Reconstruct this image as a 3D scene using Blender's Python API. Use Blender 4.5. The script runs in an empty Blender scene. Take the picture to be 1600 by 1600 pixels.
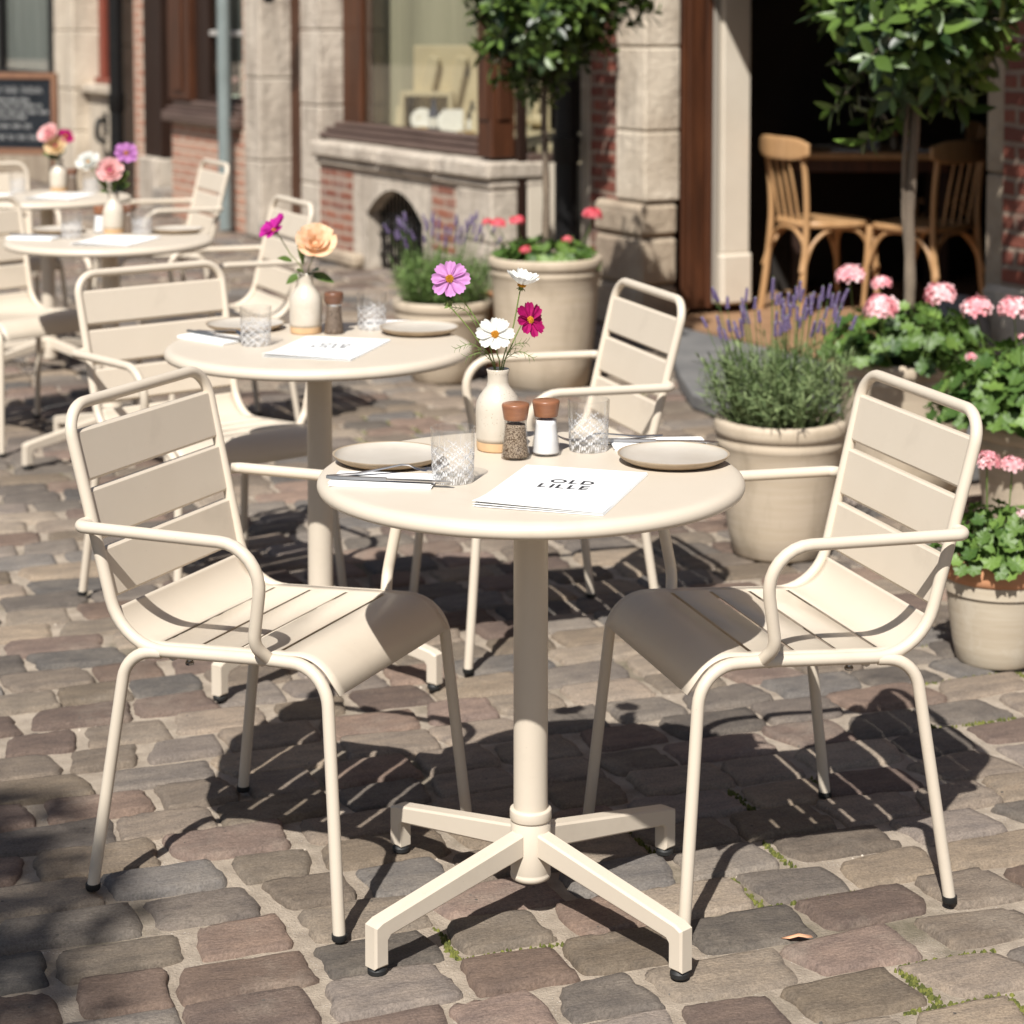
import bpy, math, random
import numpy as np
from mathutils import Vector, Matrix, Quaternion
R = math.radians
rng = random.Random(11)
nrs = np.random.RandomState(7)
scene = bpy.context.scene
COL = scene.collection

# ------------------------------------------------------------------ geometry
class G:
    """Collects faces and links them as ONE mesh object."""
    def __init__(s): s.v=[]; s.f=[]; s.mi=[]; s.c=[]
    def add(s, vs, fs, m=0, M=None, c=None):
        b=len(s.v)
        for p in vs:
            p=Vector(p); s.v.append(tuple(M@p if M is not None else p))
        s.c.extend([c if c is not None else (0.5,0.5,0.5,1)]*len(vs))
        for f in fs: s.f.append(tuple(i+b for i in f)); s.mi.append(m)
        return s
    def box(s, lo, hi, bev=0.0, m=0, M=None, c=None):
        x0,y0,z0=lo; x1,y1,z1=hi
        b=min(bev, .45*(x1-x0), .45*(y1-y0), .45*(z1-z0))
        if b<=0:
            vs=[(x,y,z) for x in (x0,x1) for y in (y0,y1) for z in (z0,z1)]
            fs=[(0,1,3,2),(4,6,7,5),(0,4,5,1),(2,3,7,6),(0,2,6,4),(1,5,7,3)]
            return s.add(vs,fs,m,M,c)
        vs=[]; idx={}
        for i,x in enumerate((x0,x1)):
            for j,y in enumerate((y0,y1)):
                for k,z in enumerate((z0,z1)):
                    dx=b if i==0 else -b; dy=b if j==0 else -b; dz=b if k==0 else -b
                    idx[i,j,k]=len(vs)
                    vs+= [(x,y+dy,z+dz),(x+dx,y,z+dz),(x+dx,y+dy,z)]
        I=lambda i,j,k,a: idx[i,j,k]+a
        fs=[]
        for i in (0,1): fs.append([I(i,j,k,0) for j,k in ((0,0),(0,1),(1,1),(1,0))][::1 if i==0 else -1])
        for j in (0,1): fs.append([I(i,j,k,1) for i,k in ((0,0),(1,0),(1,1),(0,1))][::1 if j==0 else -1])
        for k in (0,1): fs.append([I(i,j,k,2) for i,j in ((0,0),(0,1),(1,1),(1,0))][::1 if k==0 else -1])
        for i in (0,1):
            for j in (0,1): fs.append([I(i,j,0,0),I(i,j,1,0),I(i,j,1,1),I(i,j,0,1)])
            for k in (0,1): fs.append([I(i,0,k,0),I(i,1,k,0),I(i,1,k,2),I(i,0,k,2)])
        for j in (0,1):
            for k in (0,1): fs.append([I(0,j,k,1),I(1,j,k,1),I(1,j,k,2),I(0,j,k,2)])
        for i in (0,1):
            for j in (0,1):
                for k in (0,1): fs.append([I(i,j,k,0),I(i,j,k,1),I(i,j,k,2)])
        # orient outwards
        cen=Vector(((x0+x1)/2,(y0+y1)/2,(z0+z1)/2)); out=[]
        for f in fs:
            p=[Vector(vs[q]) for q in f]; n=(p[1]-p[0]).cross(p[2]-p[0]); mc=sum(p,Vector())/len(p)-cen
            out.append(f if n.dot(mc)>0 else f[::-1])
        return s.add(vs,out,m,M,c)
    def tube(s, pts, r, seg=12, caps=True, m=0, M=None, c=None, flat=1.0):
        P=[Vector(p) for p in pts]; n=len(P)
        rr=r if isinstance(r,(list,tuple)) else [r]*n
        T=[]
        for i in range(n):
            a=P[max(i-1,0)]; b=P[min(i+1,n-1)]; T.append((b-a).normalized())
        up=Vector((0,0,1)) if abs(T[0].z)<.9 else Vector((1,0,0))
        N=(up-T[0]*up.dot(T[0])).normalized(); vs=[]
        for i in range(n):
            N=(N-T[i]*N.dot(T[i])).normalized(); B=T[i].cross(N)
            for k in range(seg):
                a=2*math.pi*k/seg; vs.append(P[i]+N*(math.cos(a)*rr[i]*flat)+B*(math.sin(a)*rr[i]))
        fs=[]
        for i in range(n-1):
            for k in range(seg):
                k2=(k+1)%seg; fs.append((i*seg+k,i*seg+k2,(i+1)*seg+k2,(i+1)*seg+k))
        if caps:
            fs.append(tuple(range(seg))[::-1]); fs.append(tuple((n-1)*seg+k for k in range(seg)))
        return s.add(vs,fs,m,M,c)
    def lathe(s, prof, seg=40, cen=(0,0,0), m=0, M=None, c=None, rf=None, caps=True):
        vs=[]; fs=[]; n=len(prof)
        for j,(r,z) in enumerate(prof):
            for k in range(seg):
                a=2*math.pi*k/seg; q=r if rf is None else rf(r,z,a,j)
                vs.append((cen[0]+q*math.cos(a),cen[1]+q*math.sin(a),cen[2]+z))
        for j in range(n-1):
            for k in range(seg):
                k2=(k+1)%seg; fs.append((j*seg+k,j*seg+k2,(j+1)*seg+k2,(j+1)*seg+k))
        if caps and prof[0][0]>1e-6: fs.append(tuple(range(seg))[::-1])
        if caps and prof[-1][0]>1e-6: fs.append(tuple((n-1)*seg+k for k in range(seg)))
        return s.add(vs,fs,m,M,c)
    def grid(s, fn, nu, nv, m=0, M=None, c=None, skip=None):
        vs=[fn(i/(nu-1),j/(nv-1)) for i in range(nu) for j in range(nv)]
        fs=[(i*nv+j,(i+1)*nv+j,(i+1)*nv+j+1,i*nv+j+1) for i in range(nu-1) for j in range(nv-1) if not(skip and skip(i,j))]
        return s.add(vs,fs,m,M,c)
    def prism(s, poly, z0, z1, m=0, M=None, c=None):
        n=len(poly); vs=[(x,y,z0) for x,y in poly]+[(x,y,z1) for x,y in poly]
        fs=[tuple(range(n))[::-1], tuple(range(n,2*n))]+[(i,(i+1)%n,n+(i+1)%n,n+i) for i in range(n)]
        return s.add(vs,fs,m,M,c)
    def mesh(s, name, mats, angle=35, tint=False):
        me=bpy.data.meshes.new(name); me.from_pydata(s.v,[],s.f)
        for k in (mats if isinstance(mats,(list,tuple)) else [mats]): me.materials.append(k)
        if len(me.materials)>1: me.polygons.foreach_set('material_index',s.mi)
        if tint:
            a=me.color_attributes.new('tint','FLOAT_COLOR','POINT')
            a.data.foreach_set('color',np.array(s.c,dtype=np.float32).ravel())
        me.polygons.foreach_set('use_smooth',[angle>0]*len(s.f))
        if 0<angle<180: me.set_sharp_from_angle(angle=R(angle))
        me.validate(); me.update(); return me
    def obj(s, name, mats, parent=None, angle=35, tint=False):
        return link(name, s.mesh(name,mats,angle,tint), parent)

def link(name, data, parent=None, loc=None, rot=None):
    o=bpy.data.objects.new(name,data); COL.objects.link(o)
    if parent is not None: o.parent=parent
    if loc is not None: o.location=loc
    if rot is not None: o.rotation_euler=rot
    return o
def tag(o,label,cat,group=None):
    o['label']=label; o['category']=cat
    if group: o['group']=group
    return o
def thing(name,label,cat,loc=(0,0,0),rz=0.0,group=None):
    o=bpy.data.objects.new(name,None); COL.objects.link(o); o.empty_display_size=.05
    o.location=loc; o.rotation_euler=(0,0,rz)
    return tag(o,label,cat,group)
def structure(o): o['kind']='structure'; return o
def copy_tree(o,parent=None):
    c=o.copy(); COL.objects.link(c)
    if parent is not None: c.parent=parent
    for ch in list(o.children): copy_tree(ch,c)
    return c
def place(src,first,loc,rz,label,group=None):
    """first use moves the thing itself, later uses copy it with its parts"""
    o=src if first else copy_tree(src)
    o.location=loc; o.rotation_euler=(0,0,rz); o['label']=label
    if group: o['group']=group
    return o
def fillet(pts, rad, n=7):
    P=[Vector(p) for p in pts]; out=[P[0]]
    for i in range(1,len(P)-1):
        r=rad[i-1] if isinstance(rad,(list,tuple)) else rad
        a=(P[i-1]-P[i]); b=(P[i+1]-P[i]); la,lb=a.length,b.length; a.normalize(); b.normalize()
        ang=a.angle(b); 
        if r<=0 or ang>math.pi-.01: out.append(P[i]); continue
        t=min(r/math.tan(ang/2), la*.9, lb*.9); r2=t*math.tan(ang/2)
        c=P[i]+(a+b).normalized()*(r2/math.sin(ang/2)); s0=P[i]+a*t-c; s1=P[i]+b*t-c
        tot=s0.angle(s1); ax=s0.cross(s1).normalized()
        for k in range(n+1): out.append(c+Quaternion(ax,tot*k/n)@s0)
    out.append(P[-1]); return out
def spline(pts,n=6):
    P=[Vector(p) for p in pts]; Q=[P[0]*2-P[1]]+P+[P[-1]*2-P[-2]]; out=[]
    for i in range(1,len(Q)-2):
        for k in range(n):
            t=k/n; a,b,c,d=Q[i-1],Q[i],Q[i+1],Q[i+2]
            out.append(.5*((2*b)+(c-a)*t+(2*a-5*b+4*c-d)*t*t+(3*b-a-3*c+d)*t**3))
    out.append(P[-1]); return out
def frame_to(n, up=(0,0,1)):
    z=Vector(n).normalized(); x=Vector(up).cross(z)
    if x.length<1e-4: x=Vector((1,0,0)).cross(z)
    x.normalize(); y=z.cross(x)
    return Matrix((x,y,z)).transposed()

# ------------------------------------------------------------------ materials
def mat(name, base, base2=None, nscale=6.0, rough=.5, metal=0.0, spec=.5, bump=0.0, bscale=40.0, stretch=(1,1,1),
        detail=6.0, lo=.35, hi=.65, speck=None, speck_scale=300.0, speck_size=.12, tint=None, translucent=0.0, coat=0.0, sheen=0.0, bdist=.002, stain=None):
    m=bpy.data.materials.new(name); m.use_nodes=True; nt=m.node_tree; N=nt.nodes; L=nt.links
    p=N['Principled BSDF']; out=N['Material Output']
    p.inputs['Roughness'].default_value=rough; p.inputs['Metallic'].default_value=metal
    p.inputs['Specular IOR Level'].default_value=spec; p.inputs['Coat Weight'].default_value=coat
    tc=N.new('ShaderNodeTexCoord'); mp=N.new('ShaderNodeMapping'); mp.inputs['Scale'].default_value=stretch
    L.new(tc.outputs['Object'],mp.inputs['Vector'])
    def mix(fac,a,b):
        x=N.new('ShaderNodeMix'); x.data_type='RGBA'
        for sock,val in ((x.inputs[0],fac),(x.inputs[6],a),(x.inputs[7],b)):
            if isinstance(val,(tuple,list)): sock.default_value=(*val[:3],1)
            elif isinstance(val,(int,float)): sock.default_value=val
            else: L.new(val,sock)
        return x.outputs[2]
    col=base
    if base2 is not None:
        n=N.new('ShaderNodeTexNoise'); n.inputs['Scale'].default_value=nscale; n.inputs['Detail'].default_value=detail; n.inputs['Roughness'].default_value=.6
        L.new(mp.outputs[0],n.inputs['Vector'])
        mr=N.new('ShaderNodeMapRange'); mr.inputs[1].default_value=lo; mr.inputs[2].default_value=hi
        L.new(n.outputs[0],mr.inputs[0]); col=mix(mr.outputs[0],base,base2)
    if tint is not None:     # per-leaf / per-stone colour carried by the mesh
        a=N.new('ShaderNodeAttribute'); a.attribute_name='tint'
        if tint=='color':
            x=N.new('ShaderNodeMix'); x.data_type='RGBA'; x.blend_type='MULTIPLY'; x.inputs[0].default_value=1
            if isinstance(col,tuple): x.inputs[6].default_value=(*col[:3],1)
            else: L.new(col,x.inputs[6])
            L.new(a.outputs['Color'],x.inputs[7]); col=x.outputs[2]
        else:
            sp=N.new('ShaderNodeSeparateColor'); L.new(a.outputs['Color'],sp.inputs[0]); col=mix(sp.outputs[0],col,tint)
    if speck is not None:
        v=N.new('ShaderNodeTexVoronoi'); v.inputs['Scale'].default_value=speck_scale; L.new(tc.outputs['Object'],v.inputs['Vector'])
        lt=N.new('ShaderNodeMath'); lt.operation='LESS_THAN'; lt.inputs[1].default_value=speck_size; L.new(v.outputs['Distance'],lt.inputs[0])
        n2=N.new('ShaderNodeTexNoise'); n2.inputs['Scale'].default_value=speck_scale*.13; L.new(tc.outputs['Object'],n2.inputs['Vector'])
        gt=N.new('ShaderNodeMath'); gt.operation='GREATER_THAN'; gt.inputs[1].default_value=.55; L.new(n2.outputs[0],gt.inputs[0])
        mu=N.new('ShaderNodeMath'); mu.operation='MULTIPLY'; L.new(lt.outputs[0],mu.inputs[0]); L.new(gt.outputs[0],mu.inputs[1])
        col=mix(mu.outputs[0],col,speck)
    if stain is not None:    # (colour, scale, stretch, from, to, amount): marks with a shape of their own
        sc_,ss,st,a0,a1,am=stain
        m2=N.new('ShaderNodeMapping'); m2.inputs['Scale'].default_value=st; m2.inputs['Location'].default_value=(3.1,1.7,.4); L.new(tc.outputs['Object'],m2.inputs['Vector'])
        n3=N.new('ShaderNodeTexNoise'); n3.inputs['Scale'].default_value=ss; n3.inputs['Detail'].default_value=9; n3.inputs['Roughness'].default_value=.68; n3.inputs['Distortion'].default_value=.4; L.new(m2.outputs[0],n3.inputs['Vector'])
        r3=N.new('ShaderNodeMapRange'); r3.inputs[1].default_value=a0; r3.inputs[2].default_value=a1; r3.inputs[4].default_value=am; L.new(n3.outputs[0],r3.inputs[0])
        col=mix(r3.outputs[0],col,sc_)
    if isinstance(col,tuple): p.inputs['Base Color'].default_value=(*col[:3],1)
    else: L.new(col,p.inputs['Base Color'])
    if bump>0:
        n=N.new('ShaderNodeTexNoise'); n.inputs['Scale'].default_value=bscale; n.inputs['Detail'].default_value=8; n.inputs['Roughness'].default_value=.65
        L.new(mp.outputs[0],n.inputs['Vector'])
        b=N.new('ShaderNodeBump'); b.inputs['Strength'].default_value=bump; b.inputs['Distance'].default_value=bdist
        L.new(n.outputs[0],b.inputs['Height']); L.new(b.outputs[0],p.inputs['Normal'])
    if translucent>0:
        t=N.new('ShaderNodeBsdfTranslucent'); ms=N.new('ShaderNodeMixShader'); ms.inputs[0].default_value=translucent
        if isinstance(col,tuple): t.inputs[0].default_value=(*col[:3],1)
        else: L.new(col,t.inputs[0])
        L.new(p.outputs[0],ms.inputs[1]); L.new(t.outputs[0],ms.inputs[2]); L.new(ms.outputs[0],out.inputs[0])
    return m
def glass_mat(name, clear=.6, tintc=(1,1,1), ior=1.5, rough=0.0, refr=True):
    """clear cut glass: part straight-through, part refracting, fresnel gloss on top"""
    m=bpy.data.materials.new(name); m.use_nodes=True; nt=m.node_tree; N=nt.nodes; L=nt.links
    N.remove(N['Principled BSDF']); out=N['Material Output']
    tr=N.new('ShaderNodeBsdfTransparent'); tr.inputs[0].default_value=(*tintc,1)
    gl=N.new('ShaderNodeBsdfGlossy'); gl.inputs['Roughness'].default_value=max(rough,.02)
    lw=N.new('ShaderNodeLayerWeight'); lw.inputs['Blend'].default_value=.5
    pw=N.new('ShaderNodeMath'); pw.operation='POWER'; pw.inputs[1].default_value=4.0; L.new(lw.outputs['Facing'],pw.inputs[0])
    fr=N.new('ShaderNodeMath'); fr.operation='MULTIPLY_ADD'; fr.inputs[1].default_value=.8; fr.inputs[2].default_value=.035; L.new(pw.outputs[0],fr.inputs[0])
    m1=N.new('ShaderNodeMixShader'); L.new(fr.outputs[0],m1.inputs[0]); L.new(tr.outputs[0],m1.inputs[1]); L.new(gl.outputs[0],m1.inputs[2])
    last=m1
    if refr:
        g=N.new('ShaderNodeBsdfGlass'); g.inputs['IOR'].default_value=ior; g.inputs['Roughness'].default_value=rough
        m2=N.new('ShaderNodeMixShader'); m2.inputs[0].default_value=1-clear
        L.new(m1.outputs[0],m2.inputs[1]); L.new(g.outputs[0],m2.inputs[2]); last=m2
    L.new(last.outputs[0],out.inputs[0]); return m
def brick_mat(name, c1, c2, mortar, w=.22, h=.065, msize=.012, bump=.6, dirt=(.3,.24,.2)):
    m=bpy.data.materials.new(name); m.use_nodes=True; nt=m.node_tree; N=nt.nodes; L=nt.links
    p=N['Principled BSDF']; p.inputs['Roughness'].default_value=.85
    tc=N.new('ShaderNodeTexCoord'); s=N.new('ShaderNodeSeparateXYZ'); L.new(tc.outputs['Object'],s.inputs[0])
    a=N.new('ShaderNodeMath'); L.new(s.outputs[0],a.inputs[0]); L.new(s.outputs[1],a.inputs[1])
    cb=N.new('ShaderNodeCombineXYZ'); L.new(a.outputs[0],cb.inputs[0]); L.new(s.outputs[2],cb.inputs[1])
    nz=N.new('ShaderNodeTexNoise'); nz.inputs['Scale'].default_value=9; L.new(tc.outputs['Object'],nz.inputs['Vector'])
    va=N.new('ShaderNodeVectorMath'); va.operation='MULTIPLY_ADD'; va.inputs[1].default_value=(.02,.02,0)
    L.new(nz.outputs['Color'],va.inputs[0]); L.new(cb.outputs[0],va.inputs[2])
    b=N.new('ShaderNodeTexBrick'); L.new(va.outputs[0],b.inputs['Vector'])
    b.inputs['Color1'].default_value=(*c1,1); b.inputs['Color2'].default_value=(*c2,1); b.inputs['Mortar'].default_value=(*mortar,1)
    b.inputs['Scale'].default_value=1; b.inputs['Mortar Size'].default_value=msize; b.inputs['Mortar Smooth'].default_value=.4
    b.inputs['Brick Width'].default_value=w; b.inputs['Row Height'].default_value=h; b.inputs['Bias'].default_value=-.1
    n2=N.new('ShaderNodeTexNoise'); n2.inputs['Scale'].default_value=7; n2.inputs['Detail'].default_value=8; L.new(tc.outputs['Object'],n2.inputs['Vector'])
    mr=N.new('ShaderNodeMapRange'); mr.inputs[1].default_value=.5; mr.inputs[2].default_value=.75; mr.inputs[4].default_value=.7; L.new(n2.outputs[0],mr.inputs[0])
    x=N.new('ShaderNodeMix'); x.data_type='RGBA'; L.new(mr.outputs[0],x.inputs[0]); L.new(b.outputs[0],x.inputs[6]); x.inputs[7].default_value=(*dirt,1)
    L.new(x.outputs[2],p.inputs['Base Color'])
    n3=N.new('ShaderNodeTexNoise'); n3.inputs['Scale'].default_value=60; n3.inputs['Detail'].default_value=6; L.new(tc.outputs['Object'],n3.inputs['Vector'])
    h1=N.new('ShaderNodeMath'); h1.operation='MULTIPLY_ADD'; h1.inputs[1].default_value=-1.0; L.new(b.outputs['Fac'],h1.inputs[0])
    h2=N.new('ShaderNodeMath'); h2.operation='MULTIPLY'; h2.inputs[1].default_value=.6; L.new(n3.outputs[0],h2.inputs[0]); L.new(h2.outputs[0],h1.inputs[2])
    bp=N.new('ShaderNodeBump'); bp.inputs['Strength'].default_value=bump; bp.inputs['Distance'].default_value=.008
    L.new(h1.outputs[0],bp.inputs['Height']); L.new(bp.outputs[0],p.inputs['Normal']); return m

M={}
M['paint']=mat('cream_powder_coat',(.590,.515,.418),(.565,.490,.393),7,rough=.42,spec=.45,lo=.4,hi=.8,speck=(.33,.27,.21),speck_scale=85,speck_size=.045,stain=((.43,.365,.29),5,(1,1,1),.56,.80,.5),bump=.05,bscale=900,bdist=.0006)
M['rubber']=mat('black_rubber',(.012,.012,.012),rough=.6)
M['steel']=mat('steel',(.5,.5,.5),rough=.25,metal=1)
M['cutlery']=mat('cutlery_steel',(.60,.57,.54),rough=.3,metal=1)
M['paper']=mat('white_paper',(.82,.815,.80),rough=.7,spec=.2)
M['linen']=mat('white_linen',(.83,.82,.80),rough=.9,spec=.1,bump=.25,bscale=900)
M['ink']=mat('black_ink',(.02,.02,.022),rough=.7)
M['greyink']=mat('grey_ink',(.45,.45,.45),rough=.7)
M['plate']=mat('stoneware_glaze',(.49,.445,.385),(.43,.385,.325),9,rough=.34,spec=.45,speck=(.3,.24,.17),speck_scale=420,speck_size=.1)
M['platerim']=mat('stoneware_rim',(.30,.225,.15),(.40,.32,.225),20,rough=.45)
M['vase']=mat('speckled_glaze',(.56,.505,.425),(.50,.44,.36),14,rough=.22,spec=.6,speck=(.26,.19,.12),speck_scale=260,speck_size=.17)
M['clay']=mat('raw_clay',(.60,.40,.22),(.52,.34,.19),30,rough=.8,bump=.2,bscale=300)
M['cap']=mat('walnut_cap',(.27,.115,.055),(.20,.08,.04),30,rough=.38,stretch=(1,1,6),bump=.08,bscale=120)
M['pepper_dark']=mat('dark_ground_pepper',(.05,.03,.02),(.20,.15,.11),420,rough=.6,detail=2,lo=.42,hi=.58,bump=.6,bscale=420,bdist=.003)
M['darkcap']=mat('dark_walnut_cap',(.17,.075,.04),(.11,.05,.03),30,rough=.4,stretch=(1,1,6))
M['pepper']=mat('cracked_pepper',(.10,.06,.035),(.42,.33,.24),420,rough=.9,detail=2,lo=.42,hi=.58,bump=.9,bscale=420,bdist=.003)
M['salt']=mat('fine_salt',(.86,.86,.86),rough=.95,bump=.4,bscale=900)
M['crystal']=glass_mat('cut_crystal',clear=.94)
def frost_sparkle(m):   # cut facets scatter light; base sparkle is painted white; the mesh carries both
    nt=m.node_tree; N=nt.nodes; L=nt.links; out=N['Material Output']; old=out.inputs[0].links[0].from_socket
    a=N.new('ShaderNodeAttribute'); a.attribute_name='tint'; sp=N.new('ShaderNodeSeparateColor'); L.new(a.outputs['Color'],sp.inputs[0])
    d=N.new('ShaderNodeBsdfDiffuse'); d.inputs[0].default_value=(.92,.92,.93,1); t=N.new('ShaderNodeBsdfTranslucent'); t.inputs[0].default_value=(.92,.92,.93,1)
    g=N.new('ShaderNodeBsdfGlossy'); g.inputs['Roughness'].default_value=.12
    m1=N.new('ShaderNodeMixShader'); m1.inputs[0].default_value=.22; L.new(d.outputs[0],m1.inputs[1]); L.new(t.outputs[0],m1.inputs[2])
    m2=N.new('ShaderNodeMixShader'); m2.inputs[0].default_value=.25; L.new(m1.outputs[0],m2.inputs[1]); L.new(g.outputs[0],m2.inputs[2])
    m3=N.new('ShaderNodeMixShader'); L.new(sp.outputs[0],m3.inputs[0]); L.new(old,m3.inputs[1]); L.new(m2.outputs[0],m3.inputs[2]); L.new(m3.outputs[0],out.inputs[0])
frost_sparkle(M['crystal'])
M['jar']=glass_mat('clear_jar',clear=.8)
M['pane']=glass_mat('window_pane',refr=False,tintc=(.90,.90,.87))
M['water']=glass_mat('water',refr=False)
M['stem']=mat('flower_stem',(.10,.16,.03),(.16,.2,.05),40,rough=.6)
M['fern']=mat('fern_leaf',(.09,.15,.03),(.14,.2,.05),40,rough=.6)
def petal(n,a,b,tr=.3): return mat(n,a,b,60,rough=.7,spec=.2,translucent=tr,stretch=(1,1,1),bump=.15,bscale=200)
M['p_pink']=petal('pale_pink_petal',(.66,.33,.62),(.58,.25,.55))
M['p_white']=petal('white_petal',(.82,.82,.78),(.76,.76,.72))
M['p_mag']=petal('magenta_petal',(.42,.008,.13),(.30,.004,.09),.2)
M['p_fuch']=petal('fuchsia_petal',(.50,.02,.30),(.40,.015,.24))
M['p_peach']=petal('peach_petal',(.86,.52,.27),(.87,.66,.47),.35)
M['p_blush']=petal('blush_petal',(.87,.62,.58),(.84,.50,.50),.3)
M['p_mauve']=petal('mauve_petal',(.52,.22,.50),(.44,.17,.44))
M['p_cream']=petal('cream_petal',(.80,.66,.42),(.78,.60,.36))
M['yolk']=mat('flower_centre',(.72,.33,.02),(.50,.20,.01),500,rough=.9,bump=.8,bscale=600,bdist=.002,detail=2)
M['redeye']=mat('pink_flower_centre',(.45,.03,.12),rough=.8)
M['leaf']=mat('bay_leaf',(.013,.033,.007),rough=.40,spec=.5,tint=(.17,.27,.05),translucent=.18)
M['bark']=mat('bark',(.20,.155,.11),(.095,.072,.053),14,rough=.9,stretch=(1,1,.3),bump=.6,bscale=40,bdist=.006)
M['ger_leaf']=mat('geranium_leaf',(.036,.085,.015),rough=.5,tint=(.16,.26,.05),translucent=.2,bump=.2,bscale=120)
M['ger_flower']=mat('geranium_flower',(.80,.22,.27),rough=.7,spec=.2,tint=(.88,.70,.70),translucent=.25)
M['ger_coral']=mat('coral_geranium_flower',(.72,.05,.08),rough=.7,spec=.2,tint=(.82,.22,.26),translucent=.25)
M['lav_leaf']=mat('lavender_leaf',(.07,.115,.035),rough=.7,tint=(.27,.34,.145),translucent=.15)
M['lav_leaf2']=mat('lavender_leaf_green',(.06,.12,.025),rough=.7,tint=(.20,.30,.08),translucent=.15)
M['lav']=mat('lavender_flower',(.085,.055,.145),rough=.85,tint=(.21,.16,.28))
M['soil']=mat('potting_soil',(.025,.017,.012),(.05,.035,.022),60,rough=1,bump=.9,bscale=90,bdist=.01)
M['pot']=mat('cream_terracotta',(.51,.425,.325),(.455,.37,.27),5,rough=.7,stretch=(1,1,14),stain=((.30,.24,.17),4.5,(2.2,2.2,.7),.50,.76,.8),bump=.12,bscale=30,speck=(.30,.22,.15),speck_scale=60,speck_size=.06)
M['pot2']=mat('dusty_terracotta',(.50,.43,.33),(.44,.365,.27),6,rough=.85,stretch=(1,1,10),stain=((.62,.57,.48),6,(2,2,1),.55,.75,.7),bump=.15,bscale=40)
M['terra']=mat('orange_terracotta',(.55,.27,.14),(.48,.22,.11),12,rough=.8,bump=.1,bscale=60)
M['stone']=mat('limestone',(.62,.535,.425),(.45,.37,.28),3.2,rough=.9,stain=((.22,.175,.135),2.6,(3,3,.5),.50,.74,.8),bump=.8,bscale=22,bdist=.018,lo=.4,hi=.75,speck=(.25,.19,.14),speck_scale=22,speck_size=.07)
M['stone2']=mat('grey_limestone',(.56,.49,.405),(.40,.335,.27),3.0,rough=.9,stain=((.19,.155,.125),3.0,(3,3,.6),.47,.72,.85),bump=.9,bscale=18,bdist=.02,lo=.38,hi=.72)
M['stone3']=mat('weathered_ashlar',(.42,.34,.25),(.28,.215,.155),4.0,rough=.95,bump=.9,bscale=16,bdist=.02,lo=.35,hi=.7)
M['bluestone']=mat('blue_stone',(.17,.165,.16),(.11,.11,.11),5,rough=.75,bump=.35,bscale=40)
M['concrete']=mat('grey_step_stone',(.30,.265,.225),(.22,.19,.16),5,rough=.9,bump=.4,bscale=40)
M['brick']=brick_mat('red_brick',(.30,.115,.070),(.19,.068,.045),(.38,.30,.235))
M['brick_pale']=brick_mat('worn_pale_brick',(.44,.235,.16),(.36,.17,.115),(.46,.36,.28),dirt=(.46,.36,.28))
M['brick_dark']=brick_mat('dark_red_brick',(.22,.062,.037),(.13,.038,.026),(.25,.185,.14),bump=.9,dirt=(.15,.07,.05))
M['wood']=mat('varnished_brown_wood',(.085,.030,.013),(.042,.016,.008),5,rough=.45,spec=.35,stretch=(5,5,.5),bump=.15,bscale=18)
M['wood_dark']=mat('dark_brown_wood',(.030,.014,.009),(.018,.009,.006),5,rough=.5,spec=.3,stretch=(5,5,.5),bump=.15,bscale=18)
M['wood_taupe']=mat('taupe_painted_wood',(.115,.075,.060),(.075,.048,.038),5,rough=.5,stretch=(.5,5,5),bump=.12,bscale=18)
M['white_wood']=mat('cream_painted_wood',(.62,.55,.45),(.57,.50,.405),4,rough=.55,bump=.08,bscale=30)
M['grey_wood']=mat('grey_painted_frame',(.28,.25,.21),rough=.6)
M['red_wood']=mat('red_brown_painted_wood',(.22,.05,.03),(.17,.04,.024),5,rough=.5)
M['iron']=mat('black_cast_iron',(.005,.005,.0055),(.009,.008,.0075),20,rough=.5,spec=.25,bump=.15,bscale=70)
M['zinc']=mat('grey_green_painted_pipe',(.20,.235,.23),(.165,.195,.19),8,rough=.5,bump=.08,bscale=50)
M['muntin']=mat('pale_grey_paint',(.42,.40,.37),rough=.6)
M['room']=mat('dark_room_shade',(.030,.024,.020),(.022,.018,.015),3,rough=.85)  # near-black colour carries the darkness of the unlit interiors
M['roomfloor']=mat('terracotta_floor',(.30,.175,.095),(.24,.135,.07),6,rough=.7,bump=.15,bscale=30)
M['curtain']=mat('pale_green_fabric',(.46,.44,.34),(.39,.375,.285),3,rough=.95,stretch=(8,8,.3))
M['drape']=mat('blue_grey_fabric',(.34,.37,.38),(.26,.29,.30),3,rough=.95,stretch=(6,6,.4))
M['display']=mat('cream_painted_board',(.62,.54,.38),(.56,.48,.33),5,rough=.7)
M['beech']=mat('beech_wood',(.47,.28,.135),(.39,.22,.10),6,rough=.4,stretch=(6,6,.6),bump=.06,bscale=30)
M['board']=mat('chalkboard',(.012,.014,.017),(.022,.025,.03),4,rough=.9,spec=.1)
M['boardframe']=mat('chalkboard_frame_wood',(.22,.11,.06),(.17,.08,.045),8,rough=.6,stretch=(4,4,.6))
M['chalk']=mat('white_chalk',(.42,.42,.41),rough=1)
M['mint']=mat('mint_glaze',(.42,.56,.48),rough=.3)
M['navy']=mat('navy_label',(.03,.045,.09),rough=.5)
M['ochre']=mat('ochre_wrapping',(.50,.30,.06),rough=.7)
M['canvas']=mat('cream_canvas',(.62,.55,.44),rough=.95)
M['dryleaf']=mat('peach_fallen_petal',(.80,.45,.27),(.72,.38,.22),40,rough=.7,translucent=.2)
M['pebble']=mat('pale_pebble',(.55,.48,.40),rough=.9,bump=.3,bscale=200)
M['moss']=mat('moss',(.045,.055,.010),rough=.95,tint=(.17,.175,.035),translucent=.1)
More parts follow.
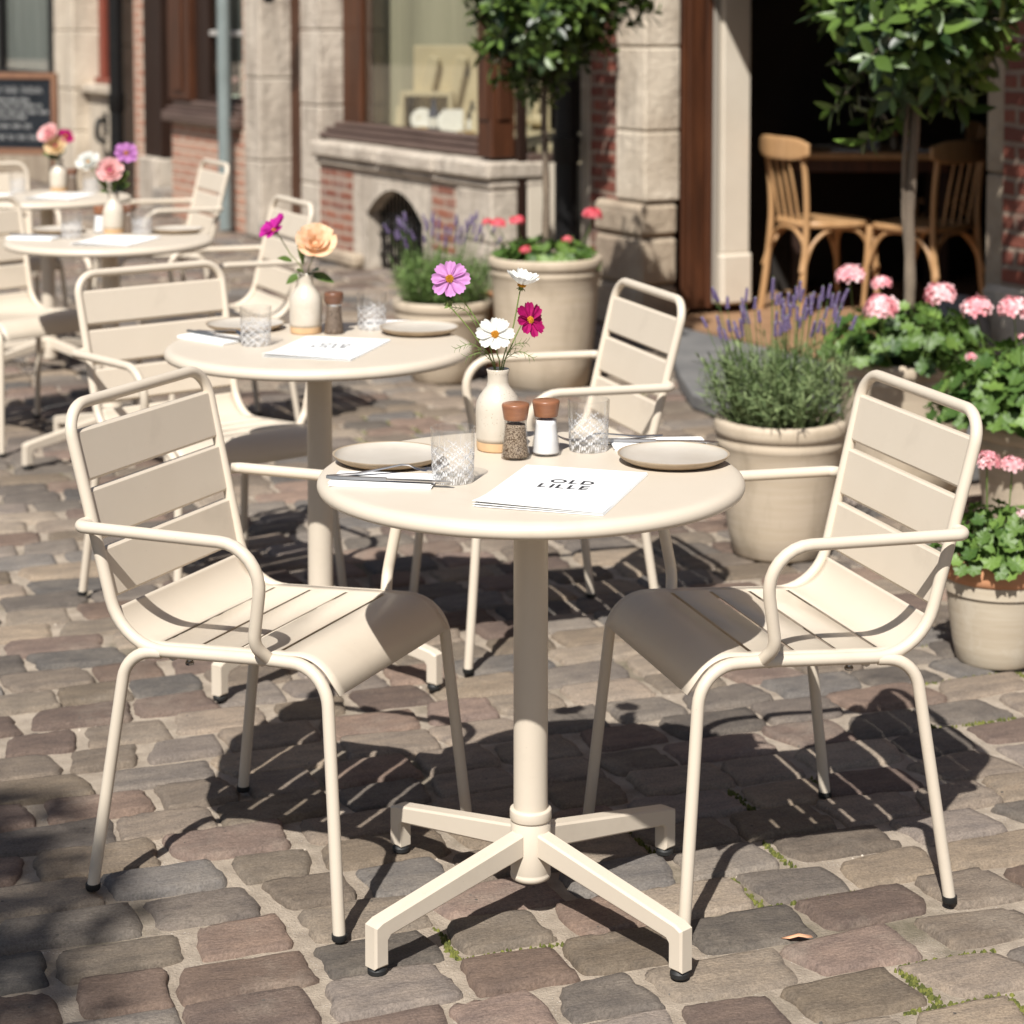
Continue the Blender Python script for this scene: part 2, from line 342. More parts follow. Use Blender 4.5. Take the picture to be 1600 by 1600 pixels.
# ------------------------------------------------------------------ ground
def ground():
    m=mat('joint_sand',(.445,.37,.29),(.30,.245,.19),22,rough=1,bump=1.0,bscale=220,bdist=.006,speck=(.55,.50,.44),speck_scale=160,speck_size=.16)
    nt=m.node_tree; N=nt.nodes; L=nt.links; p=N['Principled BSDF']
    src=p.inputs['Base Color'].links[0].from_socket
    tc=N.new('ShaderNodeTexCoord'); n=N.new('ShaderNodeTexNoise'); n.inputs['Scale'].default_value=1.7; n.inputs['Detail'].default_value=9; n.inputs['Roughness'].default_value=.68
    L.new(tc.outputs['Object'],n.inputs['Vector'])
    mr=N.new('ShaderNodeMapRange'); mr.inputs[1].default_value=.53; mr.inputs[2].default_value=.66; mr.inputs[4].default_value=.85; L.new(n.outputs[0],mr.inputs[0])
    x=N.new('ShaderNodeMix'); x.data_type='RGBA'; L.new(mr.outputs[0],x.inputs[0]); L.new(src,x.inputs[6]); x.inputs[7].default_value=(.115,.10,.06,1)
    L.new(x.outputs[2],p.inputs['Base Color'])
    g=G(); g.add([(-45,-20,-.0125),(45,-20,-.0125),(45,70,-.0125),(-45,70,-.0125)],[(0,1,2,3)])
    structure(g.obj('ground',m))
    # setts: one pillow-shaped block each, laid in courses at 20 degrees
    c20,s20=math.cos(R(20)),math.sin(R(20))
    V=[];F=[];Cc=[];moss=[];peb=[]
    GR=[(np.array([-1,-.965,-.90,-.76,-.57,-.38,-.19,0,.19,.38,.57,.76,.90,.965,1.]),np.array([-1,-.94,-.84,-.62,-.31,0,.31,.62,.84,.94,1.])),
        (np.array([-1,-.95,-.82,-.42,0,.42,.82,.95,1.]),np.array([-1,-.92,-.70,0,.70,.92,1.]))]
    un,vn=GR[0]
    LV=[]
    for un,vn in GR:
        nu,nv=len(un),len(vn); U,W=np.meshgrid(un,vn,indexing='ij')
        LV.append((U.ravel(),W.ravel(),np.array([(i*nv+j,(i+1)*nv+j,(i+1)*nv+j+1,i*nv+j+1) for i in range(nu-1) for j in range(nv-1)])))
    pal=np.array([(.205,.170,.140),(.225,.185,.150),(.17,.150,.132),(.145,.135,.128),(.205,.15,.122),(.18,.135,.115),(.24,.195,.15),(.21,.18,.16),(.16,.14,.125),(.25,.21,.17)])
    base=0
    pitch=.128
    for row in range(-30,178):
        v0=row*pitch
        u=-11+nrs.rand()*.2
        while u<15:
            ln=.14+.105*nrs.rand(); gap=.007+.018*nrs.rand()**1.6
            uc=u+ln/2; u+=ln+gap
            wav=.018*math.sin(uc*.9+row*.15)+.010*math.sin(uc*2.3+row*.7)
            vc=v0+wav; X=uc*c20-vc*s20; Y=uc*s20+vc*c20
            if Y<1.6 or Y>19.5 or abs(X)>.285*Y+1.7: continue
            if Y>11.4-1.8*(X-.82)*1.0 and X>-3.2 and Y>10.9-1.8*X: continue
            if Y>10.95-1.8*X: continue
            hw=(pitch-.0045-.008*nrs.rand()**1.5)/2
            right=1 if X>.55 else 0
            U,W,quad=LV[0 if Y<5.6 and abs(X)<.28*Y+.2 else 1]
            th=np.arctan2(W,U); mx=np.maximum(np.abs(U),np.abs(W))
            pw=6.5+7*nrs.rand()-1.5*right
            sup=mx/np.maximum((np.abs(U)**pw+np.abs(W)**pw)**(1/pw),1e-6); sup[mx<1e-6]=1
            jit=1+mx*(.030*np.sin(2*th+nrs.rand()*6)+.024*np.sin(3*th+nrs.rand()*6)+.020*np.sin(5*th+nrs.rand()*6)+.014*np.sin(9*th+nrs.rand()*6)+.012*np.sin(14*th+nrs.rand()*6)+.010*np.sin(23*th+nrs.rand()*6))
            skew=.10*(nrs.rand()-.5)*(1+1.5*right); tap=.12*(nrs.rand()-.5)*(1+right)
            x=U*ln/2*sup*jit; y=W*hw*sup*jit*(1+tap*U)
            x=x+y*skew*2
            k4=(nrs.rand(4,2)-.5)*np.array([[.026,.013]])*(1+.5*right)
            for (cu,cv),kk in zip(((-1,-1),(1,-1),(1,1),(-1,1)),k4):
                wq=(1+cu*U)*(1+cv*W)/4; x=x+wq*kk[0]; y=y+wq*kk[1]
            e=mx
            z=-.0012*e**2-.020*np.clip((e-(.945-.03*nrs.rand()))/.055,0,1)**1.8
            z+= (1-e**4)*(.0010*np.sin(3.1*U+nrs.rand()*6)+.0009*np.sin(4.3*W+2*U+nrs.rand()*6)+.0012*(nrs.rand(len(U))-.5)+.0008*np.sin(9*W+3*U+nrs.rand()*6))
            z-= .0045*(nrs.rand(len(U))<.10)*(e>.86)*(e<.97)
            z+= U*.004*(nrs.rand()-.5)+W*.004*(nrs.rand()-.5)+.0055*(nrs.rand()-.6)
            ra=(nrs.rand()-.5)*.05; cr,sr=math.cos(ra),math.sin(ra)
            xx=uc+x*cr-y*sr; yy=vc+x*sr+y*cr
            V.append(np.stack([xx,yy,z],-1)); F.append(quad+base); base+=len(U)
            c=pal[nrs.randint(len(pal))]*(.58+.62*nrs.rand())
            Cc.append(np.tile(np.append(c,1.0),(len(U),1)))
            # moss in the joints, thick at the front right and in patches by the far pots
            d1=math.hypot(X-.72,(Y-3.02)*1.3); d2=math.hypot(X+.25,Y-7.2); d3=math.hypot(X-.35,Y-3.72)
            pm=0.8*(d1<.26)+.45*(d2<.5)+.30*(d3<.30)+(.10 if X>.45 else .015)
            if nrs.rand()<pm and Y<8.5: moss.append((uc,vc,ln/2,hw,Y))
            if nrs.rand()<.55 and Y<5.5: peb.append((uc+(nrs.rand()-.5)*ln,vc+hw+.004,Y))
    V=np.concatenate(V);F=np.concatenate(F);Cc=np.concatenate(Cc).astype(np.float32)
    me=bpy.data.meshes.new('cobblestone_paving'); me.from_pydata(V.tolist(),[],F.tolist())
    a=me.color_attributes.new('tint','FLOAT_COLOR','POINT'); a.data.foreach_set('color',Cc.ravel())
    me.polygons.foreach_set('use_smooth',[True]*len(me.polygons))
    # sett material: cloudy tone, long cleft lines, dark pits
    m=mat('sandstone_sett',(1.20,1.14,1.05),(.74,.72,.71),13,rough=.82,spec=.3,stretch=(1,2.6,1),bump=.8,bscale=70,bdist=.005,tint='color',speck=(.06,.055,.05),speck_scale=26,speck_size=.075,lo=.3,hi=.7)
    nt=m.node_tree; N=nt.nodes; L=nt.links; p=N['Principled BSDF']
    tc=N.new('ShaderNodeTexCoord'); mp=N.new('ShaderNodeMapping'); mp.inputs['Scale'].default_value=(7,42,30); mp.inputs['Rotation'].default_value=(0,0,.12)
    L.new(tc.outputs['Object'],mp.inputs['Vector'])
    nz=N.new('ShaderNodeTexNoise'); nz.inputs['Scale'].default_value=1.0; nz.inputs['Detail'].default_value=6; nz.inputs['Distortion'].default_value=.8; L.new(mp.outputs[0],nz.inputs['Vector'])
    old=p.inputs['Normal'].links[0].from_node
    b2=N.new('ShaderNodeBump'); b2.inputs['Strength'].default_value=.28; b2.inputs['Distance'].default_value=.0045
    L.new(nz.outputs[0],b2.inputs['Height']); L.new(old.outputs[0],b2.inputs['Normal']); L.new(b2.outputs[0],p.inputs['Normal'])
    src=p.inputs['Base Color'].links[0].from_socket
    n5=N.new('ShaderNodeTexNoise'); n5.inputs['Scale'].default_value=3.4; n5.inputs['Detail'].default_value=10; n5.inputs['Roughness'].default_value=.7; L.new(tc.outputs['Object'],n5.inputs['Vector'])
    mr=N.new('ShaderNodeMapRange'); mr.inputs[1].default_value=.52; mr.inputs[2].default_value=.74; mr.inputs[4].default_value=.55; L.new(n5.outputs[0],mr.inputs[0])
    x=N.new('ShaderNodeMix'); x.data_type='RGBA'; L.new(mr.outputs[0],x.inputs[0]); L.new(src,x.inputs[6]); x.inputs[7].default_value=(.31,.26,.205,1)
    L.new(x.outputs[2],p.inputs['Base Color'])
    # fine grain: light and dark mineral specks
    ng=N.new('ShaderNodeTexNoise'); ng.inputs['Scale'].default_value=210; ng.inputs['Detail'].default_value=4; ng.inputs['Roughness'].default_value=.8; L.new(tc.outputs['Object'],ng.inputs['Vector'])
    mg=N.new('ShaderNodeMapRange'); mg.inputs[1].default_value=.32; mg.inputs[2].default_value=.68; mg.inputs[3].default_value=.66; mg.inputs[4].default_value=1.34; L.new(ng.outputs[0],mg.inputs[0])
    xg=N.new('ShaderNodeVectorMath'); xg.operation='SCALE'; L.new(p.inputs['Base Color'].links[0].from_socket,xg.inputs[0]); L.new(mg.outputs[0],xg.inputs['Scale']); L.new(xg.outputs[0],p.inputs['Base Color'])
    bg_=N.new('ShaderNodeBump'); bg_.inputs['Strength'].default_value=.5; bg_.inputs['Distance'].default_value=.0016; L.new(ng.outputs[0],bg_.inputs['Height']); L.new(b2.outputs[0],bg_.inputs['Normal']); L.new(bg_.outputs[0],p.inputs['Normal'])
    me.materials.append(m)
    o=link('cobblestone_paving',me,rot=(0,0,R(20))); structure(o)
    # moss tufts
    g=G()
    for (uc,vc,a,b,Y) in moss:
        per=rng.choice((0,1,2,3))
        for side in {per,rng.randrange(4)}:
            n=int(60 if Y<4.5 else 20)
            for k in range(n):
                t=rng.uniform(-1,1)
                if side<2: px,py=uc+t*a,vc+(1 if side else -1)*(b+.006+rng.gauss(0,.003))
                else: px,py=uc+(1 if side==3 else -1)*(a+.008+rng.gauss(0,.004)),vc+t*b
                r=rng.uniform(.0018,.0052); h=rng.uniform(.002,.0065); ti=rng.random()
                vs=[(px+r*math.cos(q*1.047)*rng.uniform(.7,1.2),py+r*math.sin(q*1.047)*rng.uniform(.7,1.2),-.0125) for q in range(6)]
                vs+=[(px+.55*r*math.cos(q*1.047+.4),py+.55*r*math.sin(q*1.047+.4),-.0125+h*rng.uniform(.6,1)) for q in range(6)]+[(px,py,-.0125+h*1.15)]
                fs=[(q,(q+1)%6,6+(q+1)%6,6+q) for q in range(6)]+[(6+q,6+(q+1)%6,12) for q in range(6)]
                g.add(vs,fs,c=(ti,ti,ti,1))
    o=g.obj('moss',M['moss'],angle=180,tint=True); o.rotation_euler=(0,0,R(20)); o['kind']='stuff'; tag(o,'green moss growing in the joints between the cobblestones','moss')
    g=G()
    for (a,b,Y) in peb:
        for k in range(2):
            r=rng.uniform(.0012,.0050)*rng.uniform(.6,1); x,y=a+rng.gauss(0,.02),b+rng.gauss(0,.004)
            vs=[]
            for zi,(q,zz) in enumerate(((.6,-.7),(1,0),(.6,.7))):
                for t in range(5): vs.append((x+r*q*math.cos(t*1.257)*rng.uniform(.8,1.2),y+r*q*math.sin(t*1.257),-.0125+r*.8*zz))
            vs.append((x,y,-.0125+r*.9))
            fs=[(zi*5+t,zi*5+(t+1)%5,zi*5+5+(t+1)%5,zi*5+5+t) for zi in (0,1) for t in range(5)]+[(10+t,10+(t+1)%5,15) for t in range(5)]
            g.add(vs,fs)
    o=g.obj('gravel',M['pebble'],angle=180); o.rotation_euler=(0,0,R(20)); o['kind']='stuff'; tag(o,'tiny pale grit lying in the sandy cobblestone joints','grit')
    # one fallen petal
    g=G()
    pts=[(-.026,.001),(-.012,-.006),(.002,-.0045),(.016,-.007),(.026,-.001),(.024,.006),(.012,.003),(.004,.007),(-.012,.005)]
    g.add([(x,y,-.0005+.003*math.sin(x*90+1)) for x,y in pts]+[(0,0,.003)],[(i,(i+1)%9,9) for i in range(9)])
    o=g.obj('fallen_petal',M['dryleaf'],angle=180); o.location=(.461,3.217,.0); tag(o,'small curled peach petal lying on the cobblestones at the front right','petal')
    s=o.modifiers.new('t','SOLIDIFY'); s.thickness=.0006
ground()

# ------------------------------------------------------------------ cafe chair (x = sitter's right, y = forward)
def make_chair():
    t=thing('cafe_chair','cream metal chair','chair',group='cream metal chairs around the cafe tables')
    P=M['paint']; r=.0105
    top=Vector((0,-.302,.822)); bot=Vector((0,-.205,.414)); d=(bot-top).normalized()
    # frame: seat rails, uprights and top rail in one bent tube
    pts=[(.207,.085,.431),(.205,-.200,.414),(.217,-.302,.822),(-.217,-.302,.822),(-.205,-.200,.414),(-.207,.085,.431)]
    g=G(); g.tube(fillet(pts,[.105,.052,.052,.105],9),r,14)
    g.tube([(.205,.075,.425),(-.205,.075,.425)],.008,8); g.tube([(.205,-.10,.412),(-.205,-.10,.412)],.008,8)
    fr=g.obj('frame',P,t,60)
    for s in (1,-1):
        g=G(); g.tube(fillet([(s*.243,.238,.010),(s*.212,.200,.434),(s*.207,.085,.431)],.068,9),r,14); l=g.obj('leg',P,t,60)
        g=G(); g.lathe([(0.0,.0),(.011,.0),(.0128,.003),(.0128,.011),(.0,.011)],14,(s*.2435,.2385,0)); g.obj('foot_cap',M['rubber'],l)
        g=G(); g.tube(fillet([(s*.243,-.239,.010),(s*.218,-.182,.414),(s*.206,-.120,.4165)],.055,8),r,14); l=g.obj('leg',P,t,60)
        g=G(); g.lathe([(0.0,.0),(.011,.0),(.0128,.003),(.0128,.011),(.0,.011)],14,(s*.2435,-.2395,0)); g.obj('foot_cap',M['rubber'],l)
        g=G(); g.tube(fillet([(s*.212,-.256,.628),(s*.250,-.262,.628),(s*.250,.108,.632),(s*.236,.078,.462),(s*.203,.092,.428)],[.020,.070,.045],8),r,14); g.obj('armrest',P,t,60)
        g=G(); g.tube([(s*.19,-.075,.400),(s*.19,-.075,.414)],.0045,8); g.lathe([(0,-.004),(.007,-.003),(.008,.001),(.006,.004),(0,.004)],10,(s*.19,-.075,.400)); g.obj('screw',M['steel'],t)
    # back slats: shallow pressed panels between the uprights
    nrm=Vector((0,1,0)); nrm=(nrm-d*nrm.dot(d)).normalized()
    for a,b in ((.045,.131),(.148,.233),(.250,.334)):
        w=.207 if a<.1 else .204 if a<.2 else .201
        prof=[(a,-.007),(a+.0015,.0015),(a+.004,.0035),(b-.004,.0035),(b-.0015,.0015),(b,-.007)]
        g=G()
        def fn(u,v,prof=prof,w=w):
            k=u*(len(prof)-1); q,o=prof[int(round(k))]; p=top+d*q+nrm*(o)
            return (w*(2*v-1),p.y,p.z)
        g.grid(fn,len(prof),2); o=g.obj('back_slat',P,t,0)
        s=o.modifiers.new('t','SOLIDIFY'); s.thickness=.0025; s.offset=-1
    # seat: one slotted sheet, turned up at the back and rolled down at the front
    e0=top+d*.352; 
    raw=[(0,e0.y+.004,e0.z),(0,-.196,.4235),(0,.176,.4445),(0,.219,.386)]
    path=fillet(raw,[.10,.072],12)
    L=[0]
    for i in range(1,len(path)): L.append(L[-1]+(path[i]-path[i-1]).length)
    def at(sv):
        for i in range(1,len(path)):
            if sv<=L[i]+1e-9: return path[i-1].lerp(path[i],(sv-L[i-1])/max(L[i]-L[i-1],1e-9))
        return path[-1]
    def s_of_y(y):
        best=min(range(0,2001),key=lambda k:abs(at(L[-1]*k/2000).y-y)+ (10 if L[-1]*k/2000<.06 else 0)); return L[-1]*best/2000
    cuts=set(L)
    slots=[]
    for y in (-.128,-.052,.024,.100):
        s0=s_of_y(y); slots.append((s0-.0042,s0+.0042)); cuts.update((s0-.0042,s0+.0042))
    S=sorted(cuts); S=[q for i,q in enumerate(S) if i==0 or q-S[i-1]>.0008 or any(abs(q-e)<1e-6 for sl in slots for e in sl)]
    xs=[-.203,-.182,0,.182,.203]
    g=G()
    vs=[(x,at(q).y,at(q).z) for q in S for x in xs]; n=len(xs)
    fs=[]
    for i in range(len(S)-1):
        mid=(S[i]+S[i+1])/2; isl=any(a<mid<b for a,b in slots)
        for j in range(n-1):
            if isl and j in (1,2): continue
            fs.append((i*n+j,i*n+j+1,(i+1)*n+j+1,(i+1)*n+j))
    g.add(vs,fs); o=g.obj('seat',P,t,30)
    s=o.modifiers.new('t','SOLIDIFY'); s.thickness=.0028; s.offset=0
    return t
chair0=make_chair()
chairs=[
 ((.437,3.512),196.5,'cream slatted metal armchair to the right of the nearest table, facing left'),
 ((-.397,3.522),-24.0,'cream slatted metal armchair to the left of the nearest table, its back nearest the camera'),
 ((.051,4.86),198.2,'cream metal armchair behind the nearest table, in front of the tall tree pot'),
 ((-.767,5.156),-50.3,'cream metal armchair at the left of the second table, wide back turned to the camera'),
 ((-1.066,7.276),205.1,'blurred cream armchair behind the peach rose, between second and third tables'),
 ((-1.64,9.281),204.0,'blurred cream armchair farthest back, standing before the low brick wall under the window'),
 ((-1.75,7.20),-41.3,'cream armchair cut by the left edge, at the left of the third table'),
 ((-2.264,8.99),-60.0,'blurred cream armchair at the far left, behind the farthest table under the chalkboard'),
]
for i,(p,th,lab) in enumerate(chairs): place(chair0,i==0,(p[0],p[1],.0),R(th-90),lab)

# ------------------------------------------------------------------ pedestal table
def make_table():
    t=thing('cafe_table','cream table','table',group='round cream pedestal tables')
    P=M['paint']
    g=G(); g.lathe([(0,.716),(.335,.716),(.342,.714),(.3475,.7165),(.350,.722),(.350,.7275),(.3475,.7335),(.342,.7378),(.334,.7396),(.325,.740),(0,.740)],96); g.obj('tabletop',P,t,60)
    g=G(); g.lathe([(.0285,.165),(.0285,.708)],28); g.lathe([(.0285,.706),(.075,.711),(.075,.716)],28); g.obj('column',P,t,60)
    g=G(); g.lathe([(0,.055),(.027,.055),(.0325,.058),(.0338,.062),(.0338,.066),(.0326,.0675),(.0332,.070),(.0332,.153),(.0322,.1545),(.0322,.1565),(.0342,.1575),(.0348,.159),(.0348,.1725),(.0342,.1745),(.0325,.1755),(.0285,.176),(.0285,.172)],32); g.obj('hub',P,t,60)
    for k in range(4):
        a=R(45+90*k); Mx=Matrix.Rotation(a,4,'Z')
        g=G(); hw=.0145; b=.0035
        # sloping bar then a square drop to the foot
        prof=[(.028,.141),(.333,.0875),(.347,.081),(.347,.014),(.319,.014),(.319,.0545),(.314,.060),(.028,.1010)]
        def ins(pr,q):
            n=len(pr); out=[]
            for i in range(n):
                p0=Vector(pr[i-1]);p1=Vector(pr[i]);p2=Vector(pr[(i+1)%n])
                e1=(p1-p0).normalized();e2=(p2-p1).normalized(); n1=Vector((e1.y,-e1.x));n2=Vector((e2.y,-e2.x))
                m_=(n1+n2); m_=m_/max(m_.length_squared/2,.3); out.append(p1+m_*q)
            return out
        inn=ins(prof,b); n=len(prof)
        vs=[(p.x,-hw,p.y) for p in inn]+[(p[0],-hw+b,p[1]) for p in prof]+[(p[0],hw-b,p[1]) for p in prof]+[(p.x,hw,p.y) for p in inn]
        fs=[tuple(range(n)),tuple(range(3*n,4*n))[::-1]]
        for q in range(3):
            for i in range(n): fs.append((q*n+i,(q+1)*n+i,(q+1)*n+(i+1)%n,q*n+(i+1)%n))
        g.add(vs,fs,M=Mx); l=g.obj('leg',P,t,40)
        g=G(); g.lathe([(0,0),(.0125,0),(.0155,.003),(.0155,.009),(.011,.0145),(0,.0145)],18,(.332*math.cos(a),.332*math.sin(a),0)); g.obj('foot_cap',M['rubber'],l)
    return t
table0=make_table()
TB=[((.031,3.316),R(-1.4),'nearest round cream pedestal table, sharp in the foreground'),
    ((-.441,4.638),R(9),'second round cream table, with the peach rose standing on it'),
    ((-1.364,6.901),R(0),'third round cream table, blurred, holding the pink, white and mauve flowers'),
    ((-1.95,8.55),R(5),'farthest round cream table at the left edge, below the chalkboard')]
for i,(p,rz,lab) in enumerate(TB): place(table0,i==0,(p[0],p[1],0),rz,lab)

# ------------------------------------------------------------------ things on the tables
TZ=.7402
def make_vase():
    g=G(); g.lathe([(.0372,.016),(.0385,.024),(.0388,.070),(.0375,.082),(.033,.093),(.0255,.1035),(.0195,.111),(.0178,.118),(.0182,.132),(.0200,.139),(.0192,.1405),(.0165,.138),(.015,.128),(.015,.112),(.028,.095),(.034,.07),(.033,.012),(0,.010)],44)
    o=g.obj('vase',M['vase'],angle=180); 
    g=G(); g.lathe([(0,0),(.034,0),(.0365,.002),(.0373,.006),(.0373,.0161),(.033,.0161)],44); g.obj('clay_base',M['clay'],o)
    o['category']='vase'; return o
def make_plate(r=.094):
    k=r/.094
    g=G(); g.lathe([(.0905*k,.0150),(.088*k,.0118),(.084*k,.0093),(.078*k,.0072),(.071*k,.0060),(.064*k,.0055),(.055*k,.0053),(.03*k,.0053),(.012*k,.0053),(0,.0053)],64,caps=False); o=g.obj('plate',M['plate'],angle=60)
    g=G(); g.lathe([(0,.0004),(.064*k,.0004),(.078*k,.003),(.088*k,.0085),(.0938*k,.0145),(.094*k,.0158),(.0925*k,.0162),(.0905*k,.0150)],64,caps=False); g.obj('rim',M['platerim'],o,60)
    o['category']='plate'; return o
def make_glass():
    H=.088; seg=216; mask=[]
    def rf(r,z,a,j):
        zz=z/H; d=0; k=0
        if 1<=j<=30:
            env=.60+.12*abs(math.sin(a*3))
            if .05<zz<env:              # crossing diamond cuts
                p=a*9/(2*math.pi); q=z/.0175
                u=abs(((p+q)%1)-.5)*2; w=abs(((p-q)%1)-.5)*2; cut=max(max(0,(u-.79)/.21),max(0,(w-.79)/.21))
                amp=min(1,(env-zz)/.08); d-=.0022*cut*amp; k=max(k,min(1,cut*1.6)*amp*.9)
            if .42<zz<.84:              # tall blades towards the rim
                bl=abs(((a*18/(2*math.pi))%1)-.5)*2; top=.84-.24*abs(math.sin(a*3)); amp=max(0,min(1,(top-zz)/.10))*min(1,max(0,(zz-.40)/.10)); cut=max(0,(bl-.80)/.20); d-=.0014*cut*amp; k=max(k,.55*cut*amp)
            if zz<=.28: k=max(k,.95*(math.sin(a*31+z*700)*math.sin(a*19-z*1000)>.15)*(1-zz/.24))  # white flecks painted near the base in place of glints
            if zz<.06: d-=.0012*abs(math.sin(a*24))
        mask.append(k); return r+d
    prof=[(.0325,0.0)]+[(.0335+.0027*(i/29),.0012+H*.985*i/29) for i in range(30)]+[(.0361,H),(.0352,H+.0006),(.0343,H-.0008),(.0335,.058),(.0318,.020),(.030,.0148),(0,.0135)]
    g=G(); g.lathe(prof,seg,rf=rf)
    g.c=[(k,k,k,1) for k in mask]
    o=g.obj('crystal_glass',M['crystal'],angle=50,tint=True); o['category']='glass'; return o
def make_shaker(kind):
    body=G(); body.lathe([(0,0),(.0225,0),(.0245,.0015),(.0248,.004),(.0205,.036),(.0188,.056),(.0188,.066),(.0175,.068)],36)
    o=body.obj('pepper_mill' if kind=='pepper' else 'salt_mill',M['jar'],angle=60)
    top=.058 if kind=='pepper' else .060
    g=G(); g.lathe([(0,.0035),(.0215,.0035),(.0222,.006),(.0186,.036),(.0172,.052),(.0168,top),(.012,top+.0015),(0,top+.0008)],30); g.obj('pepper' if kind=='pepper' else 'salt',M[kind],o,180)
    g=G(); g.lathe([(0,.0665),(.0195,.0665),(.0202,.068),(.0232,.088),(.0234,.0915),(.0222,.0935),(.019,.0945),(.010,.0942),(.008,.0948),(0,.0948)],36); g.obj('cap',M['cap'],o,60)
    o['category']='pepper mill' if kind=='pepper' else 'salt mill'; return o
def make_grinder():
    g=G(); g.lathe([(0,0),(.0225,0),(.0235,.002),(.0225,.012),(.019,.040),(.0172,.058),(.0165,.066),(.0,.066)],32); o=g.obj('pepper_grinder',M['pepper_dark'],angle=180)
    g=G(); g.lathe([(.0165,.066),(.017,.067),(.017,.071),(.0,.071)],28); g.obj('collar',M['steel'],o)
    g=G(); g.lathe([(0,.071),(.0185,.071),(.0225,.078),(.0228,.094),(.0212,.098),(.012,.0995),(0,.0995)],32); g.obj('cap',M['darkcap'],o,60)
    o['category']='pepper grinder'; return o
LET={}
def letters(g,text,x0,y0,h,track,th,z0,z1):
    """thin geometric capitals built from bars and arcs"""
    def bar(a,b,c,d): g.box((a,c,z0),(b,d,z1))
    def arc(cx,cy,rx,ry,a0,a1,n=28):
        vs=[];fs=[]
        for i in range(n+1):
            a=a0+(a1-a0)*i/n; ca,sa=math.cos(a),math.sin(a)
            for q in (0,1):
                for z in (z0,z1): vs.append((cx+(rx-q*th)*ca,cy+(ry-q*th)*sa,z))
        for i in range(n):
            b=i*4; e=b+4
            fs+=[(b+1,e+1,e+3,b+3),(b,b+2,e+2,e),(b,e,e+1,b+1),(b+2,b+3,e+3,e+2)]
        g.add(vs,fs)
    x=x0
    for ch in text:
        if ch=='O': w=h*1.02; arc(x+w/2,y0+h/2,w/2,h/2,0,2*math.pi)
        elif ch=='L': w=h*.52; bar(x,x+th,y0,y0+h); bar(x+th,x+w,y0,y0+th)
        elif ch=='I': w=th; bar(x,x+th,y0,y0+h)
        elif ch=='D': w=h*.80; bar(x,x+th,y0,y0+h); arc(x+th,y0+h/2,w-th,h/2,-math.pi/2,math.pi/2)
        elif ch=='E':
            w=h*.54; bar(x,x+th,y0,y0+h)
            for yy in (y0,y0+h/2-th/2,y0+h-th): bar(x+th,x+w,yy,yy+th)
        x+=w+track
    return x-track-x0
def make_menu():
    W,Hh=.205,.292
    g=G()
    def sheet(z,lift,dx,dy,th):
        def top(u,v): 
            e=(1-u)*max(0,1-v*3)**2
            return (-W/2+W*u+dx,-Hh/2+Hh*v+dy,z+lift*(e+.25*max(0,1-v*4)))
        n=9
        vs=[top(i/(n-1),j/(n-1)) for i in range(n) for j in range(n)]; lo=[(x,y,zz-th) for x,y,zz in vs]
        fs=[(i*n+j,(i+1)*n+j,(i+1)*n+j+1,i*n+j+1) for i in range(n-1) for j in range(n-1)]
        fs2=[tuple(q+n*n for q in f[::-1]) for f in fs]
        rim=[i*n for i in range(n)]+[(n-1)*n+j for j in range(1,n)]+[i*n+n-1 for i in range(n-2,-1,-1)]+[j for j in range(n-2,0,-1)]
        side=[(rim[k],rim[(k+1)%len(rim)]+n*n,) for k in range(0)]
        sd=[(rim[k],rim[k]+n*n,rim[(k+1)%len(rim)]+n*n,rim[(k+1)%len(rim)]) for k in range(len(rim))]
        g.add(vs+lo,fs+fs2+sd)
    sheet(.0008,.0006,.002,-.003,.0006); sheet(.0018,.0026,.001,-.001,.0005); sheet(.0029,.0050,0,0,.0006)
    o=g.obj('menu',M['paper'],angle=40)
    g=G(); h=.026; th=.0048; z0,z1=.00292,.0032
    w=letters(G(),'OLD',0,0,h,.0055,th,0,1); letters(g,'OLD',-w/2+.004,.031,h,.0055,th,z0,z1)
    w=letters(G(),'LILLE',0,0,h,.0055,th,0,1); letters(g,'LILLE',-w/2-.001,-.004,h,.0055,th,z0,z1)
    g.obj('lettering',M['ink'],o,30)
    g=G(); x=-.048
    while x<.03:
        w=rng.uniform(.0012,.0026); g.box((x,-.1160,.0042),(x+w,-.1145,.0046)); x+=w+rng.choice((.0008,.0008,.0022))
    g.obj('small_print',M['greyink'],o,30)
    o['category']='menu'; return o
def make_napkin(L=.165,W=.085):
    g=G(); rr=random.Random(4)
    for k,(z,dx,dy) in enumerate(((.0002,0,0),(.0022,.001,.001),(.0042,-.0015,.0015))):
        n=10
        def top(u,v,zz): return (-L/2+L*u+dx,-W/2+W*v+dy,zz+.0007*math.sin(u*4+k)*math.sin(v*3.1)*(1 if zz>z else .4))
        A=[top(i/(n-1),j/(n-1),z+.0018) for i in range(n) for j in range(n)]; B=[(x,y,z) for x,y,_ in A]
        fs=[(i*n+j,(i+1)*n+j,(i+1)*n+j+1,i*n+j+1) for i in range(n-1) for j in range(n-1)]
        rim=[i*n for i in range(n)]+[(n-1)*n+j for j in range(1,n)]+[i*n+n-1 for i in range(n-2,-1,-1)]+[j for j in range(n-2,0,-1)]
        g.add(A+B,fs+[tuple(q+n*n for q in f[::-1]) for f in fs]+[(rim[q],rim[q]+n*n,rim[(q+1)%len(rim)]+n*n,rim[(q+1)%len(rim)]) for q in range(len(rim))])
    o=g.obj('napkin',M['linen'],angle=50); o['category']='napkin'; return o
